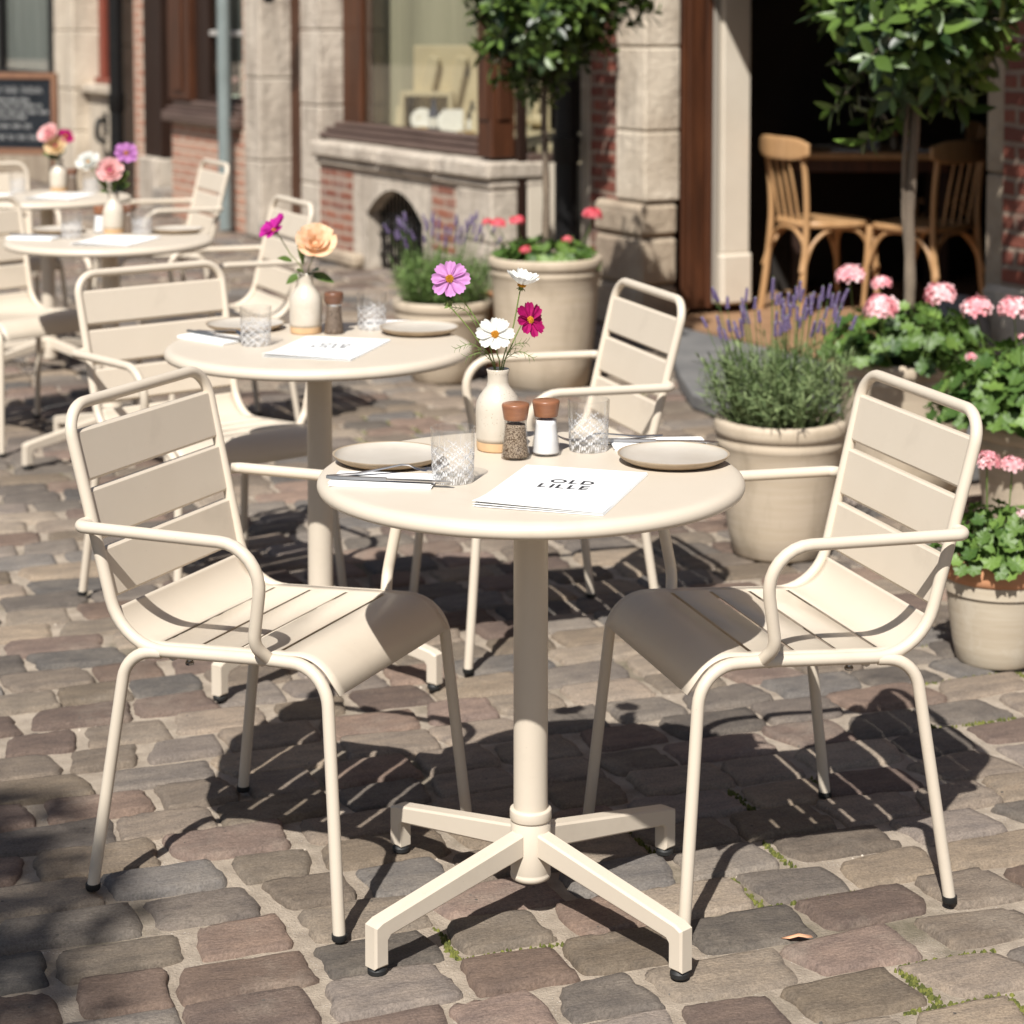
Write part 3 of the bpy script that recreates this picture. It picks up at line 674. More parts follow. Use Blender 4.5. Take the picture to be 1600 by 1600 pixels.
def strip(g,pts,th):
    """flat metal strip: (x, halfwidth, z)"""
    n=len(pts); vs=[]
    for x,w,z in pts: vs+=[(x,-w,z),(x,w,z),(x,w*.8,z+th),(x,-w*.8,z+th)]
    fs=[(0,1,2,3)]
    for i in range(n-1):
        for k in range(4): fs.append((i*4+k,(i+1)*4+k,(i+1)*4+(k+1)%4,i*4+(k+1)%4))
    fs.append(((n-1)*4+3,(n-1)*4+2,(n-1)*4+1,(n-1)*4)); g.add(vs,fs)
def make_fork():
    g=G(); strip(g,[(-.095,.003,.0012),(-.088,.0052,.001),(-.05,.0046,.002),(0,.003,.009),(.022,.0026,.0125),(.034,.004,.0115),(.045,.0095,.006),(.056,.0115,.003),(.064,.0115,.0025)],.0018)
    for k in range(4):
        y=-.0095+.00633*k; g.tube(spline([(.062,y,.0035),(.078,y,.004),(.092,y*.98,.0085),(.100,y*.97,.0125)],4),[.0014]*12+[.0007],6)
    o=g.obj('fork',M['cutlery'],angle=50); o['category']='fork'; return o
def make_knife():
    g=G(); strip(g,[(-.105,.0035,.001),(-.098,.006,.0005),(-.05,.0055,.0005),(-.006,.0048,.0008)],.0045); h=g.obj('knife',M['cutlery'],angle=40)
    g=G(); vs=[]
    prof=[(-.006,.0048,-.0048),(.02,.0065,-.0055),(.06,.008,-.0055),(.088,.0072,-.0055),(.103,.0005,-.0052)]
    for x,a,b in prof: vs+=[(x,a,.0020),(x,b,.0020),(x,b,.0034),(x,a,.0034)]
    fs=[(3,2,1,0)]
    for i in range(len(prof)-1):
        for k in range(4): fs.append((i*4+k,i*4+(k+1)%4,(i+1)*4+(k+1)%4,(i+1)*4+k))
    fs.append((16,17,18,19)); g.add(vs,fs); g.obj('blade',M['cutlery'],h,30)
    h['category']='knife'; return h
V0,P0,G0,GR0,ME0,NA0,FO0,KN0=make_vase(),make_plate(),make_glass(),make_grinder(),make_menu(),make_napkin(),make_fork(),make_knife()
PEP,SAL=make_shaker('pepper'),make_shaker('salt')
def put(src,used,ti,dx,dy,rz,label,z=0,group=None):
    o=src if not used.get(src.name) else copy_tree(src)
    used[src.name]=1
    o.location=(TB[ti][0][0]+dx,TB[ti][0][1]+dy,TZ+z); o.rotation_euler=(0,0,R(rz)); o['label']=label
    if group: o['group']=group
    return o
U={}
gv='speckled stoneware vases on the tables'; gp='stoneware plates laid on the tables'; gg='cut crystal tumblers on the tables'; gm='white menus on the tables'; gn='folded white napkins on the tables'; gs='salt and pepper mills on the tables'
# nearest table
put(V0,U,0,-.055,.176,0,'speckled cream vase holding cosmos flowers on the nearest table',group=gv)
put(PEP,U,0,-.025,.104,0,'glass mill full of cracked pepper with brown cap on the nearest table',group=gs)
put(SAL,U,0,.027,.134,0,'glass mill full of white salt with brown cap on the nearest table',group=gs)
put(P0,U,0,-.238,.074,20,'beige stoneware plate at the left of the nearest table, partly behind a glass',group=gp)
put(P0,U,0,.240,.074,70,'beige stoneware plate at the right of the nearest table, beside the menu corner',group=gp)
put(G0,U,0,-.126,-.069,10,'empty cut crystal tumbler in front of the left plate on the nearest table',group=gg)
put(G0,U,0,.101,.171,33,'empty cut crystal tumbler beside the salt mill on the nearest table',group=gg)
put(ME0,U,0,.049,-.130,-17,'white menu lettered OLD LILLE lying on the nearest table',group=gm)
put(NA0,U,0,-.235,-.075,-8,'folded white napkin under fork and knife at the left of the nearest table',group=gn)
put(NA0,U,0,.225,.205,4,'folded white napkin behind the right plate on the nearest table',group=gn)
put(FO0,U,0,-.232,-.045,14,'steel fork with raised tines lying across the left napkin of the nearest table',.0070,'cutlery on the napkins')
put(KN0,U,0,-.225,-.100,-11,'steel knife lying along the left napkin of the nearest table',.0070,'cutlery on the napkins')
put(KN0,U,0,.225,.200,-5,'steel knife lying on the napkin behind the right plate',.0070,'cutlery on the napkins')
put(FO0,U,0,.145,.222,-160,'steel fork beside the right tumbler, half hidden behind the right plate',.0070,'cutlery on the napkins')
# second table
put(V0,U,1,-.047,.169,40,'cream vase holding the peach rose on the second table')
put(GR0,U,1,.020,.159,0,'dark pepper grinder with walnut top beside the rose vase on the second table',group=gs)
put(G0,U,1,-.143,-.012,25,'cut crystal tumbler at the left of the second table, before a plate')
put(G0,U,1,.105,.230,5,'cut crystal tumbler between pepper grinder and right plate on the second table')
put(P0,U,1,.221,.169,0,'beige plate at the right edge of the second table, behind the cosmos')
put(P0,U,1,-.199,.230,0,'beige plate half hidden behind the left tumbler on the second table')
put(ME0,U,1,.026,-.066,-14,'white menu lettered OLD LILLE lying on the second table')
put(NA0,U,1,-.250,.065,-42,'folded white napkin with cutlery at the left edge of the second table')
put(NA0,U,1,.165,.290,-6,'folded white napkin at the back right of the second table')
put(FO0,U,1,-.225,.095,-36,'blurred steel fork on the left napkin of the second table',.0070,'cutlery on the napkins')
put(KN0,U,1,-.245,.070,-42,'blurred steel knife on the left napkin of the second table',.0070,'cutlery on the napkins')
# third table
put(V0,U,2,-.019,.174,0,'blurred cream vase with pink, white and mauve flowers on the third table')
put(GR0,U,2,.035,.174,0,'blurred brown pepper grinder beside the vase on the third table')
put(SAL,U,2,-.066,.172,0,'blurred white salt mill left of the vase on the third table')
put(G0,U,2,-.130,.007,0,'blurred crystal tumbler at the left of the third table')
put(G0,U,2,.086,.131,0,'blurred crystal tumbler right of the vase on the third table')
put(P0,U,2,.198,.195,0,'blurred beige plate at the right of the third table')
put(P0,U,2,-.215,.185,0,'blurred beige plate at the left of the third table')
put(ME0,U,2,.040,-.09,-12,'blurred white menu lying on the third table')
put(NA0,U,2,-.255,-.01,-12,'blurred folded napkin at the left of the third table')
put(KN0,U,2,-.240,.01,-10,'blurred knife on the napkin of the third table',.0070,'cutlery on the napkins')
# farthest table
put(V0,U,3,-.005,.255,0,'blurred cream vase with pink and magenta blooms on the farthest table')
put(GR0,U,3,.055,.245,0,'blurred pepper grinder beside the vase on the farthest table')
put(G0,U,3,-.17,.20,0,'blurred crystal tumbler left of the vase on the farthest table')
put(G0,U,3,.14,.22,0,'blurred crystal tumbler right of the vase on the farthest table')
put(ME0,U,3,.06,-.02,-10,'blurred white menu lying on the farthest table')
put(NA0,U,3,-.235,.03,-8,'blurred folded napkin at the left of the farthest table')
# ------------------------------------------------------------------ cut flowers
def petal_mesh(name,material,L,W,cup=.12,notch=.06,curl=.0,ridges=2,base=.18,tipw=.75):
    """one petal along +x from the flower centre, rising in +z"""
    g=G(); nu,nv=10,9
    def fn(u,v):
        s=2*v-1
        w=W/2*(base+(1-base)*math.sin(min(1,u*1.25)*math.pi/2)**1.3)*(1 if u<.7 else math.sqrt(max(.02,1-((u-.7)/.3)**2*(1-tipw*tipw))))
        x=L*u*(1-.06*s*s*u)
        if u>.9: x+=L*notch*(math.cos(s*7)-1)*(u-.9)*6
        z=cup*L*u*u+W*.16*s*s*(1-u*.3)+.0012*math.cos(s*math.pi*ridges)*math.sin(u*3)*L/.03 - curl*L*max(0,u-.6)**2*4
        return (x,w*s,z)
    g.grid(fn,nu,nv); return g.mesh(name,material,180)
def bloom_frame(n): 
    m=frame_to(n).to_4x4(); return m
def stem_to(root,pts,r=.0012):
    g=G(); g.tube(spline(pts,6),r,7); return g.obj('stem',M['stem'],root,180)
def leaf_blade(g,base,dirv,nrm,L,W,fold=.25,curl=.2,c=None,segs=4,shape=1.0,m=0):
    d=Vector(dirv).normalized(); n=Vector(nrm); n=(n-d*n.dot(d)); n=n.normalized() if n.length>1e-5 else d.orthogonal().normalized(); s=d.cross(n)
    b=Vector(base); vs=[]; 
    for i in range(segs+1):
        t=i/segs; w=W/2*math.sin(math.pi*min(1,max(0,(t*.96+.02)))**shape) if 0<i<segs else W*.02
        p=b+d*(L*t)-n*(curl*L*t*t)
        vs+= [p+s*w+n*(fold*w),p,p-s*w+n*(fold*w)]
    fs=[]
    for i in range(segs):
        a=i*3; fs+=[(a,a+1,a+4,a+3),(a+1,a+2,a+5,a+4)]
    g.add(vs,fs,m=m,c=c)
def fern(root,p0,p1,n=7,seed=1):
    r=random.Random(seed); a,b=Vector(p0),Vector(p1); mid=(a+b)/2+Vector((0,0,.012)); P=spline([a,mid,b],6)
    g=G(); g.tube(P,[.0007]*len(P),5)
    for i in range(2,len(P),2):
        for s in (-1,1):
            dv=(P[min(i+1,len(P)-1)]-P[i-1]).normalized(); side=dv.cross(Vector((0,-1,0))).normalized()*s
            q=P[i]+(dv*.7+side*.8+Vector((0,r.uniform(-.4,.4),0)))*r.uniform(.007,.014); g.tube([P[i],(P[i]+q)/2+dv*.001,q],[.0005,.0004,.0002],4)
    return g.obj('leaf',M['fern'],root,180)
def flower(kind,label,vase,head,nrm,size,pm,group,bend=(0,0,0),neck=(0,0),rimz=.138,leaves=(),cup=0.0):
    vx,vy,vz=vase
    t=thing(kind,label,'flower',(vx,vy,vz+.012),0,group)
    H=Vector(head)-Vector((0,0,.012)); nz=Vector(nrm).normalized()
    nk=Vector((neck[0],neck[1],rimz-.012)); back=H-nz*.006
    stem_to(t,[Vector((-neck[0]*.8,-neck[1]*.8,0)),nk,(nk+back)/2+Vector(bend),back-nz*.012,back])
    Mx=bloom_frame(nz); Mx.translation=H
    def child(name,data,loc,euler=None,mtx=None,scale=1.0):
        o=link(name,data,t); m=mtx if mtx is not None else Matrix(); o.matrix_local=m@Matrix.Scale(scale,4); return o
    rr=random.Random(int(abs(head[0])*9999)+7)
    if kind=='cosmos_flower':
        pme=petal_mesh('petal',M[pm],size,size*.60,cup=rr.uniform(.02,.10)); 
        for k in range(8):
            a=2*math.pi*k/8+rr.uniform(-.07,.07)
            child('petal',pme,None,mtx=Mx@Matrix.Translation((0,0,(k%2)*.0008))@Matrix.Rotation(a,4,'Z')@Matrix.Rotation(rr.uniform(-.14,.10)-cup,4,'Y')@Matrix.Rotation(rr.uniform(-.12,.12),4,'X'),scale=rr.uniform(.9,1.04))
        g=G(); 
        for q in range(46):
            rad=size*.20*math.sqrt((q+.5)/46); a=q*2.4; h=.0035*(1-(rad/(size*.22))**2)+.001; s=.0011
            g.lathe([(0,0),(s,.0004),(s*.8,.0022),(0,.0027)],5,(rad*math.cos(a),rad*math.sin(a),h))
        g.lathe([(size*.2,0),(size*.19,.0025),(0,.0042)],14)
        child('flower_centre',g.mesh('flower_centre',M['yolk'],180),None,mtx=Mx)
        g=G(); 
        for k in range(8):
            a=k*math.pi/4; leaf_blade(g,(.001,0,-.003),(math.cos(a),math.sin(a),-.25),(0,0,1),.010,.004)
        g.lathe([(0,-.007),(.0025,-.006),(.0045,-.002),(.003,0),(0,0)],10); child('calyx',g.mesh('calyx',M['stem'],180),None,mtx=Mx)
    elif kind in('rose','ranunculus'):
        layers=((3,.30,1.45,.55),(4,.45,1.30,.70),(5,.62,1.05,.85),(6,.82,.72,.95),(6,1.0,.38,1.0)) if kind=='rose' else ((4,.25,1.5,.5),(6,.42,1.35,.6),(8,.58,1.15,.7),(9,.76,.85,.8),(9,.95,.5,.85),(8,1.05,.2,.9))
        pme=petal_mesh('petal',M[pm],size,size*(1.0 if kind=='rose' else .8),cup=.28,notch=0,curl=.16 if kind=='rose' else 0,ridges=1,base=.4,tipw=.9)
        for li,(n,sc,tilt,_) in enumerate(layers):
            for k in range(n):
                a=2*math.pi*k/n+li*.5+rr.uniform(-.1,.1)
                child('petal',pme,None,mtx=Mx@Matrix.Translation((0,0,.002*li-.006))@Matrix.Rotation(a,4,'Z')@Matrix.Translation((size*.05*(li+.5),0,0))@Matrix.Rotation(-tilt+rr.uniform(-.08,.08),4,'Y'),scale=sc*.95)
        g=G(); g.lathe([(0,0),(size*.16,.002),(size*.14,size*.18),(0,size*.24)],14); child('flower_centre',g.mesh('flower_centre',M[pm] if kind=='rose' else M['yolk'] if pm=='p_white' else M['redeye'],180),None,mtx=Mx@Matrix.Translation((0,0,size*(.12 if kind=='rose' else .30))))
        g=G()
        for k in range(5):
            a=k*1.257; leaf_blade(g,(.003,0,-.008),(math.cos(a),math.sin(a),-.5),(0,0,1),size*.5,size*.18)
        g.lathe([(0,-.016),(.004,-.014),(.007,-.008),(0,-.006)],10); child('calyx',g.mesh('calyx',M['stem'],180),None,mtx=Mx)
    else:  # poppy, peony-like bowl of broad petals
        pme=petal_mesh('petal',M[pm],size,size*1.15,cup=.45,notch=.02,ridges=3,base=.35,tipw=.9)
        for k in range(6):
            a=2*math.pi*k/6+rr.uniform(-.1,.1)
            child('petal',pme,None,mtx=Mx@Matrix.Translation((0,0,(k%2)*.0015))@Matrix.Rotation(a,4,'Z')@Matrix.Rotation(-.45+rr.uniform(-.15,.15)-.2*(k%2),4,'Y'),scale=rr.uniform(.92,1.05))
        g=G(); g.lathe([(0,0),(size*.14,.001),(size*.12,size*.16),(0,size*.2)],12); child('flower_centre',g.mesh('flower_centre',M['yolk'],180),None,mtx=Mx)
    for (pb,pe,L) in leaves:
        g=G(); a,b=Vector(pb)-Vector((0,0,.012)),Vector(pe)-Vector((0,0,.012)); leaf_blade(g,a,b-a,Vector((.1,-.5,.85)),(b-a).length*1.05,L,c=(.4,.4,.4,1),segs=6,curl=.15); g.obj('leaf',M['leaf'],t,180,True)
    return t
v1=(TB[0][0][0]-.055,TB[0][0][1]+.176,TZ)
gf='cut flowers in the vases'
f1=flower('cosmos_flower','open pale pink cosmos bloom, highest at the left of the nearest vase',v1,(-.083,-.01,.297),(.10,-.93,.36),.036,'p_pink',gf,neck=(-.004,0),bend=(.012,0,0))
fern(f1,(-.020,0,.155),(-.072,-.01,.165),seed=2); fern(f1,(-.035,0,.20),(-.078,.0,.235),seed=3)
f2=flower('cosmos_flower','open white cosmos bloom facing the camera just above the nearest vase rim',v1,(-.005,-.025,.203),(.03,-.85,.52),.034,'p_white',gf,neck=(.003,-.006),bend=(0,-.004,0))
fern(f2,(-.008,-.005,.14),(-.052,-.01,.150),seed=4)
f3=flower('cosmos_flower','white cosmos bloom seen from the side, highest at the right of the nearest vase',v1,(.040,.004,.283),(.22,-.12,.96),.037,'p_white',gf,cup=.62,neck=(.005,.003),bend=(.003,0,0))
f4=flower('cosmos_flower','deep magenta cosmos bloom leaning right out of the nearest vase',v1,(.054,-.004,.225),(.62,-.72,.30),.032,'p_mag',gf,neck=(.008,0),bend=(-.006,0,0))
fern(f4,(.012,0,.145),(.060,-.004,.148),seed=5); fern(f4,(.010,0,.142),(.048,.006,.172),seed=6)
t=thing('flower_bud','closed green cosmos bud on a bent stem, at the left of the nearest vase','bud',(v1[0],v1[1],v1[2]+.012),0,gf)
stem_to(t,[(.004,.002,0),(-.006,.003,.126),(-.04,0,.185),(-.083,-.004,.238)])
g=G(); 
for k in range(7): leaf_blade(g,(-.083,-.004,.238),(math.cos(k*.9)*.7-.4,-.3,math.sin(k*.9)*.7+.5),(0,-1,.2),.011,.0045)
g.lathe([(0,0),(.004,.002),(.0045,.006),(0,.010)],9,(-.083,-.004,.236)); g.obj('bud',M['stem'],t,180)
for k in range(9):
    pass
v2=(TB[1][0][0]-.047,TB[1][0][1]+.169,TZ)
flower('cosmos_flower','fuchsia cosmos bloom leaning left out of the second table vase',v2,(-.072,0,.243),(-.55,-.35,.75),.045,'p_fuch',gf,cup=.22,neck=(-.004,0),leaves=(((-.03,0,.17),(-.062,-.01,.182),.022),((-.010,0,.14),(-.045,-.01,.122),.026)))
flower('rose','large peach rose in the vase on the second table',v2,(.024,-.005,.205),(.12,-.72,.68),.048,'p_peach',gf,neck=(.005,0),leaves=(((.008,0,.140),(.066,-.01,.128),.032),((.006,0,.14),(.030,-.03,.158),.030),((.0,0,.14),(-.014,-.028,.155),.026),((-.006,0,.16),(-.012,-.012,.235),.018)))
v3=(TB[2][0][0]-.019,TB[2][0][1]+.174,TZ)
flower('ranunculus','white ranunculus leaning left in the third table vase',v3,(-.080,-.01,.238),(-.15,-.70,.72),.036,'p_white',gf,neck=(-.004,0),leaves=(((-.02,0,.15),(-.05,-.01,.20),.03),((-.01,0,.14),(-.035,-.03,.15),.03)))
flower('ranunculus','pale pink ranunculus with a dark eye in the third table vase',v3,(-.006,-.012,.212),(.02,-.85,.5),.040,'p_blush',gf,neck=(0,0),leaves=(((.0,-.01,.14),(.015,-.03,.185),.034),((.01,0,.14),(.052,-.01,.175),.03)))
flower('cosmos_flower','mauve cosmos bloom standing highest in the third table vase',v3,(.046,0,.277),(.25,-.8,.5),.044,'p_mauve',gf,neck=(.005,0),leaves=(((.02,0,.16),(.048,0,.215),.03),))
v4=(TB[3][0][0]-.005,TB[3][0][1]+.255,TZ)
flower('ranunculus','blurred blush ranunculus in the farthest table vase',v4,(-.034,-.01,.242),(-.3,-.7,.6),.040,'p_blush',gf,leaves=(((0,0,.14),(-.06,-.02,.17),.04),))
flower('cosmos_flower','blurred magenta cosmos in the farthest table vase',v4,(.030,0,.236),(.5,-.6,.6),.040,'p_mag',gf,leaves=(((0,0,.14),(.03,-.02,.18),.04),))
flower('ranunculus','blurred cream ranunculus lowest in the farthest table vase',v4,(-.006,-.02,.190),(0,-.8,.5),.040,'p_cream',gf,leaves=(((0,0,.14),(-.03,-.04,.15),.05),))

# ------------------------------------------------------------------ pots and plants
def pot(label,x,y,h,rr_,rb,material='pot',rimmat=None,rz=0,soil=.9,group='planters on the cobblestones',style=0):
    t=thing('plant_pot',label,'plant pot',(x,y,0),rz,group)
    T=.020
    rim=[(rr_*.955,h-.075),(rr_*.965,h-.072),(rr_*.962,h-.058),(rr_*.955,h-.055),(rr_*.955,h-.046),(rr_*.985,h-.042),(rr_*1.0,h-.030),(rr_*1.0,h-.014),(rr_*.985,h-.003),(rr_*.955,h),(rr_-T*1.7,h-.004),(rr_-T*2,h-.018),(rr_-T*2,h*.70)]
    lo=[(0,0),(rb*.96,0),(rb,.006),(rb+(rr_*.945-rb)*.30,h*.18),(rb+(rr_*.945-rb)*.62,h*.45),(rb+(rr_*.945-rb)*.88,h*.72),(rr_*.948,h-.078)]
    if rimmat:
        g=G(); g.lathe(lo+[(rr_*.948,h-.050)],64); g.obj('body',M[material],t,50)
        g=G(); g.lathe([(rr_*.945,h-.050),(rr_*.985,h-.046),(rr_*1.0,h-.034),(rr_*1.0,h-.012),(rr_*.985,h-.002),(rr_*.95,h),(rr_-T*1.5,h-.005),(rr_-T*1.7,h*.70)],64); g.obj('rim',M[rimmat],t,50)
    else:
        g=G(); g.lathe(lo+rim,72,rf=lambda r,z,a,j:r*(1+.004*math.sin(a*2+z*9))); g.obj('body',M[material],t,50)
    g=G(); n=14
    g.lathe([((rr_-T*1.9)*i/n,h*soil+.008*math.sin(i*2.1)) for i in range(n,-1,-1)],28,rf=lambda r,z,a,j:r); g.obj('soil',M['soil'],t,180)
    return t
def lavender(label,x,y,z,rad,hgt,nleaf,nspike,sp,seed,leafmat='lav_leaf',flowerscale=1.0):
    r=random.Random(seed); t=thing('lavender',label,'lavender',(x,y,z),0,'lavender plants in pots')
    g=G()
    for k in range(nleaf):
        a=r.uniform(0,2*math.pi); q=rad*math.sqrt(r.random())*.82; lean=.75*(q/rad)**1.1
        b=Vector((q*math.cos(a),q*math.sin(a),r.uniform(-.01,.02)))
        out=Vector((math.cos(a),math.sin(a),0)); top=b+out*(rad*.55*lean*r.uniform(.4,1.3))+Vector((r.gauss(0,.02),r.gauss(0,.02),hgt*r.uniform(.45,1.0)*(1-.30*lean)))
        mid=(b+top)/2+out*.01+Vector((r.gauss(0,.008),r.gauss(0,.008),.02)); P=spline([b,mid,top],4)
        ti=r.random(); c=(ti,ti,ti,1)
        g.tube(P,.0011,4,False,c=c)
        nn=r.randint(9,14)
        for i in range(nn):
            f=.25+.75*i/nn; p=P[min(int(f*(len(P)-1)),len(P)-1)]; d=(P[-1]-P[0]).normalized(); aa=r.uniform(0,6.28)
            s=d.orthogonal(); s.rotate(Quaternion(d,aa)); ti=min(1,max(0,r.gauss(.45,.28)))
            leaf_blade(g,p,d*r.uniform(.5,1.2)+s*.75,d,r.uniform(.026,.050),r.uniform(.0035,.0058),.3,r.uniform(-.1,.35),(ti,ti,ti,1),3)
    g.obj('foliage',M[leafmat],t,180,True)
    vm=[]
    for q in range(4):
        g=G(); hh=r.uniform(.035,.055)*flowerscale
        g.tube([(0,0,-.01),(.002,0,hh*.5),(0,0,hh)],.0011,4,m=0,c=(.4,.4,.4,1))
        nw=7
        for i in range(nw):
            zz=hh*(.05+.9*i/nw); w=.0052*(1-.45*i/nw)*flowerscale
            for k in range(6):
                a=k*1.047+i*.5; ti=r.random(); cc=(ti,ti,ti,1); cx,cy=w*.8*math.cos(a),w*.8*math.sin(a); s=.0030*flowerscale
                g.add([(cx-s,cy,zz),(cx,cy-s,zz),(cx+s,cy,zz),(cx,cy+s,zz),(cx*1.3,cy*1.3,zz+s*1.9),(cx*.7,cy*.7,zz-s)],[(0,1,4),(1,2,4),(2,3,4),(3,0,4),(1,0,5),(2,1,5),(3,2,5),(0,3,5)],m=1,c=cc)
        vm.append(g.mesh('flower_spike',[M['lav_leaf'],M['lav']],180,True))
    sm=[]
    for k in range(nspike):
        a=r.uniform(0,6.283); q=rad*math.sqrt(r.random()); out=Vector((math.cos(a),math.sin(a),0)); l=q/rad
        tip=out*(q*1.15)+Vector((r.gauss(0,.015),r.gauss(0,.015),hgt*r.uniform(.80,1.0)+sp*r.uniform(.15,1.0)*(1-.35*l)))
        b=out*q*.5+Vector((0,0,.03)); g=G(); P=spline([b,(b+tip)/2+out*.006,tip],4); g.tube(P,.0010,4,False,c=(.35,.35,.35,1))
        o=g.obj('flower_stalk',M['lav_leaf2'],t,180,True)
        d=(P[-1]-P[-2]).normalized(); h=link('flower_spike',vm[k%4],o); mm=frame_to(d+Vector((r.gauss(0,.12),r.gauss(0,.12),0))).to_4x4(); mm.translation=tip-d*.004; h.matrix_local=mm
    return t
def geranium(label,x,y,z,rad,hgt,nleaf,heads,seed,leafs=(.045,.07),mats=('ger_leaf','ger_flower')):
    """heads: (dx,dy,height,size)"""
    r=random.Random(seed); t=thing('geranium',label,'geranium',(x,y,z),0,'geraniums in pots')
    g=G()
    for k in range(nleaf):
        a=r.uniform(0,6.283); q=rad*math.sqrt(r.random()); l=q/rad
        p=Vector((q*math.cos(a)*1.05,q*math.sin(a)*1.05,hgt*(1-.55*l*l)*r.uniform(.30,1.0)))
        n=Vector((math.cos(a)*l*.9+r.gauss(0,.35),math.sin(a)*l*.9+r.gauss(0,.35),.8)).normalized()
        fr=frame_to(n); R0=r.uniform(*leafs)/2; ti=min(1,max(0,r.gauss(.42,.27))); c=(ti,ti,ti,1); ph=r.uniform(0,6.28)
        vs=[p]; NS=21
        for ring,f in ((0,.55),(1,1.0)):
            for q2 in range(NS):
                b=2*math.pi*q2/NS; rr2=R0*f*(1+ (.13*math.cos(7*b)+.05*math.cos(14*b) if ring else 0))*(1-.55*max(0,math.cos(b))**10)
                vs.append(p+fr@Vector((rr2*math.cos(b+ph),rr2*math.sin(b+ph),R0*(.14*f*f+.13*math.sin(7*b+1)*f*f))))
        fs=[(0,1+q2,1+(q2+1)%NS) for q2 in range(NS)]+[(1+q2,1+NS+q2,1+NS+(q2+1)%NS,1+(q2+1)%NS) for q2 in range(NS)]
        g.add(vs,fs,c=c)
        b=Vector((q*.4*math.cos(a),q*.4*math.sin(a),0)); g.tube([b,(b+p)/2+Vector((0,0,.01)),p],.0014,4,False,c=(.5,.5,.5,1))
    g.obj('foliage',M[mats[0]],t,180,True)
    for (dx,dy,hz,sz) in heads:
        sz*=r.uniform(.78,.96)
        tip=Vector((dx,dy,hz)); g=G(); b=Vector((dx*.45,dy*.45,.02)); P=spline([b,(b+tip)/2+Vector((dx*.12,0,.01)),tip],6); g.tube(P,.0017,6,c=(.75,.75,.75,1))
        for k in range(9):
            a=k*.7; e=tip+Vector((math.cos(a)*sz*.35,math.sin(a)*sz*.35,sz*.22)); g.tube([tip,e],.0007,4,c=(.6,.6,.6,1))
        s=g.obj('flower_stalk',M[mats[0]],t,180,True)
        g=G(); N=int(20*(sz/.06)**1.2)+4
        for k in range(N):
            u=(k+.5)/N; zz=1-1.25*u; a=k*2.39996; rad2=math.sqrt(max(0,1-zz*zz)); d=Vector((rad2*math.cos(a),rad2*math.sin(a),zz*.8+.15)).normalized()
            pc=tip+Vector((0,0,sz*.22))+Vector((d.x*sz*.5,d.y*sz*.5,d.z*sz*.40))*r.uniform(.85,1.08)
            fr=frame_to((d+Vector((r.gauss(0,.25),r.gauss(0,.25),r.gauss(0,.15)))).normalized()); fl=sz*r.uniform(.18,.28); base=r.uniform(.12,1.0)
            for q in range(5):
                b=q*1.2566+r.uniform(-.15,.15); ca,sa=math.cos(b),math.sin(b)
                def pt(l,w,h): return pc+fr@Vector((l*ca-w*sa,l*sa+w*ca,h))
                lo=max(0,base-.45); 
                i0=len(g.v); g.add([pt(0,0,0),pt(fl*.55,-fl*.36,fl*.13),pt(fl*.55,fl*.36,fl*.13),pt(fl,-fl*.27,fl*.08),pt(fl,fl*.27,fl*.08),pt(fl*.55,0,fl*.06),pt(fl*1.08,0,fl*.02)],[(0,1,5),(0,5,2),(1,3,6,5),(5,6,4,2)])
                for w,tv in zip(range(7),(lo,base,base,base,base,base*.8,min(1,base+.1))): g.c[i0+w]=(tv,tv,tv,1)
        h=g.obj('flower_head',M[mats[1]],s,180,True)
    return t
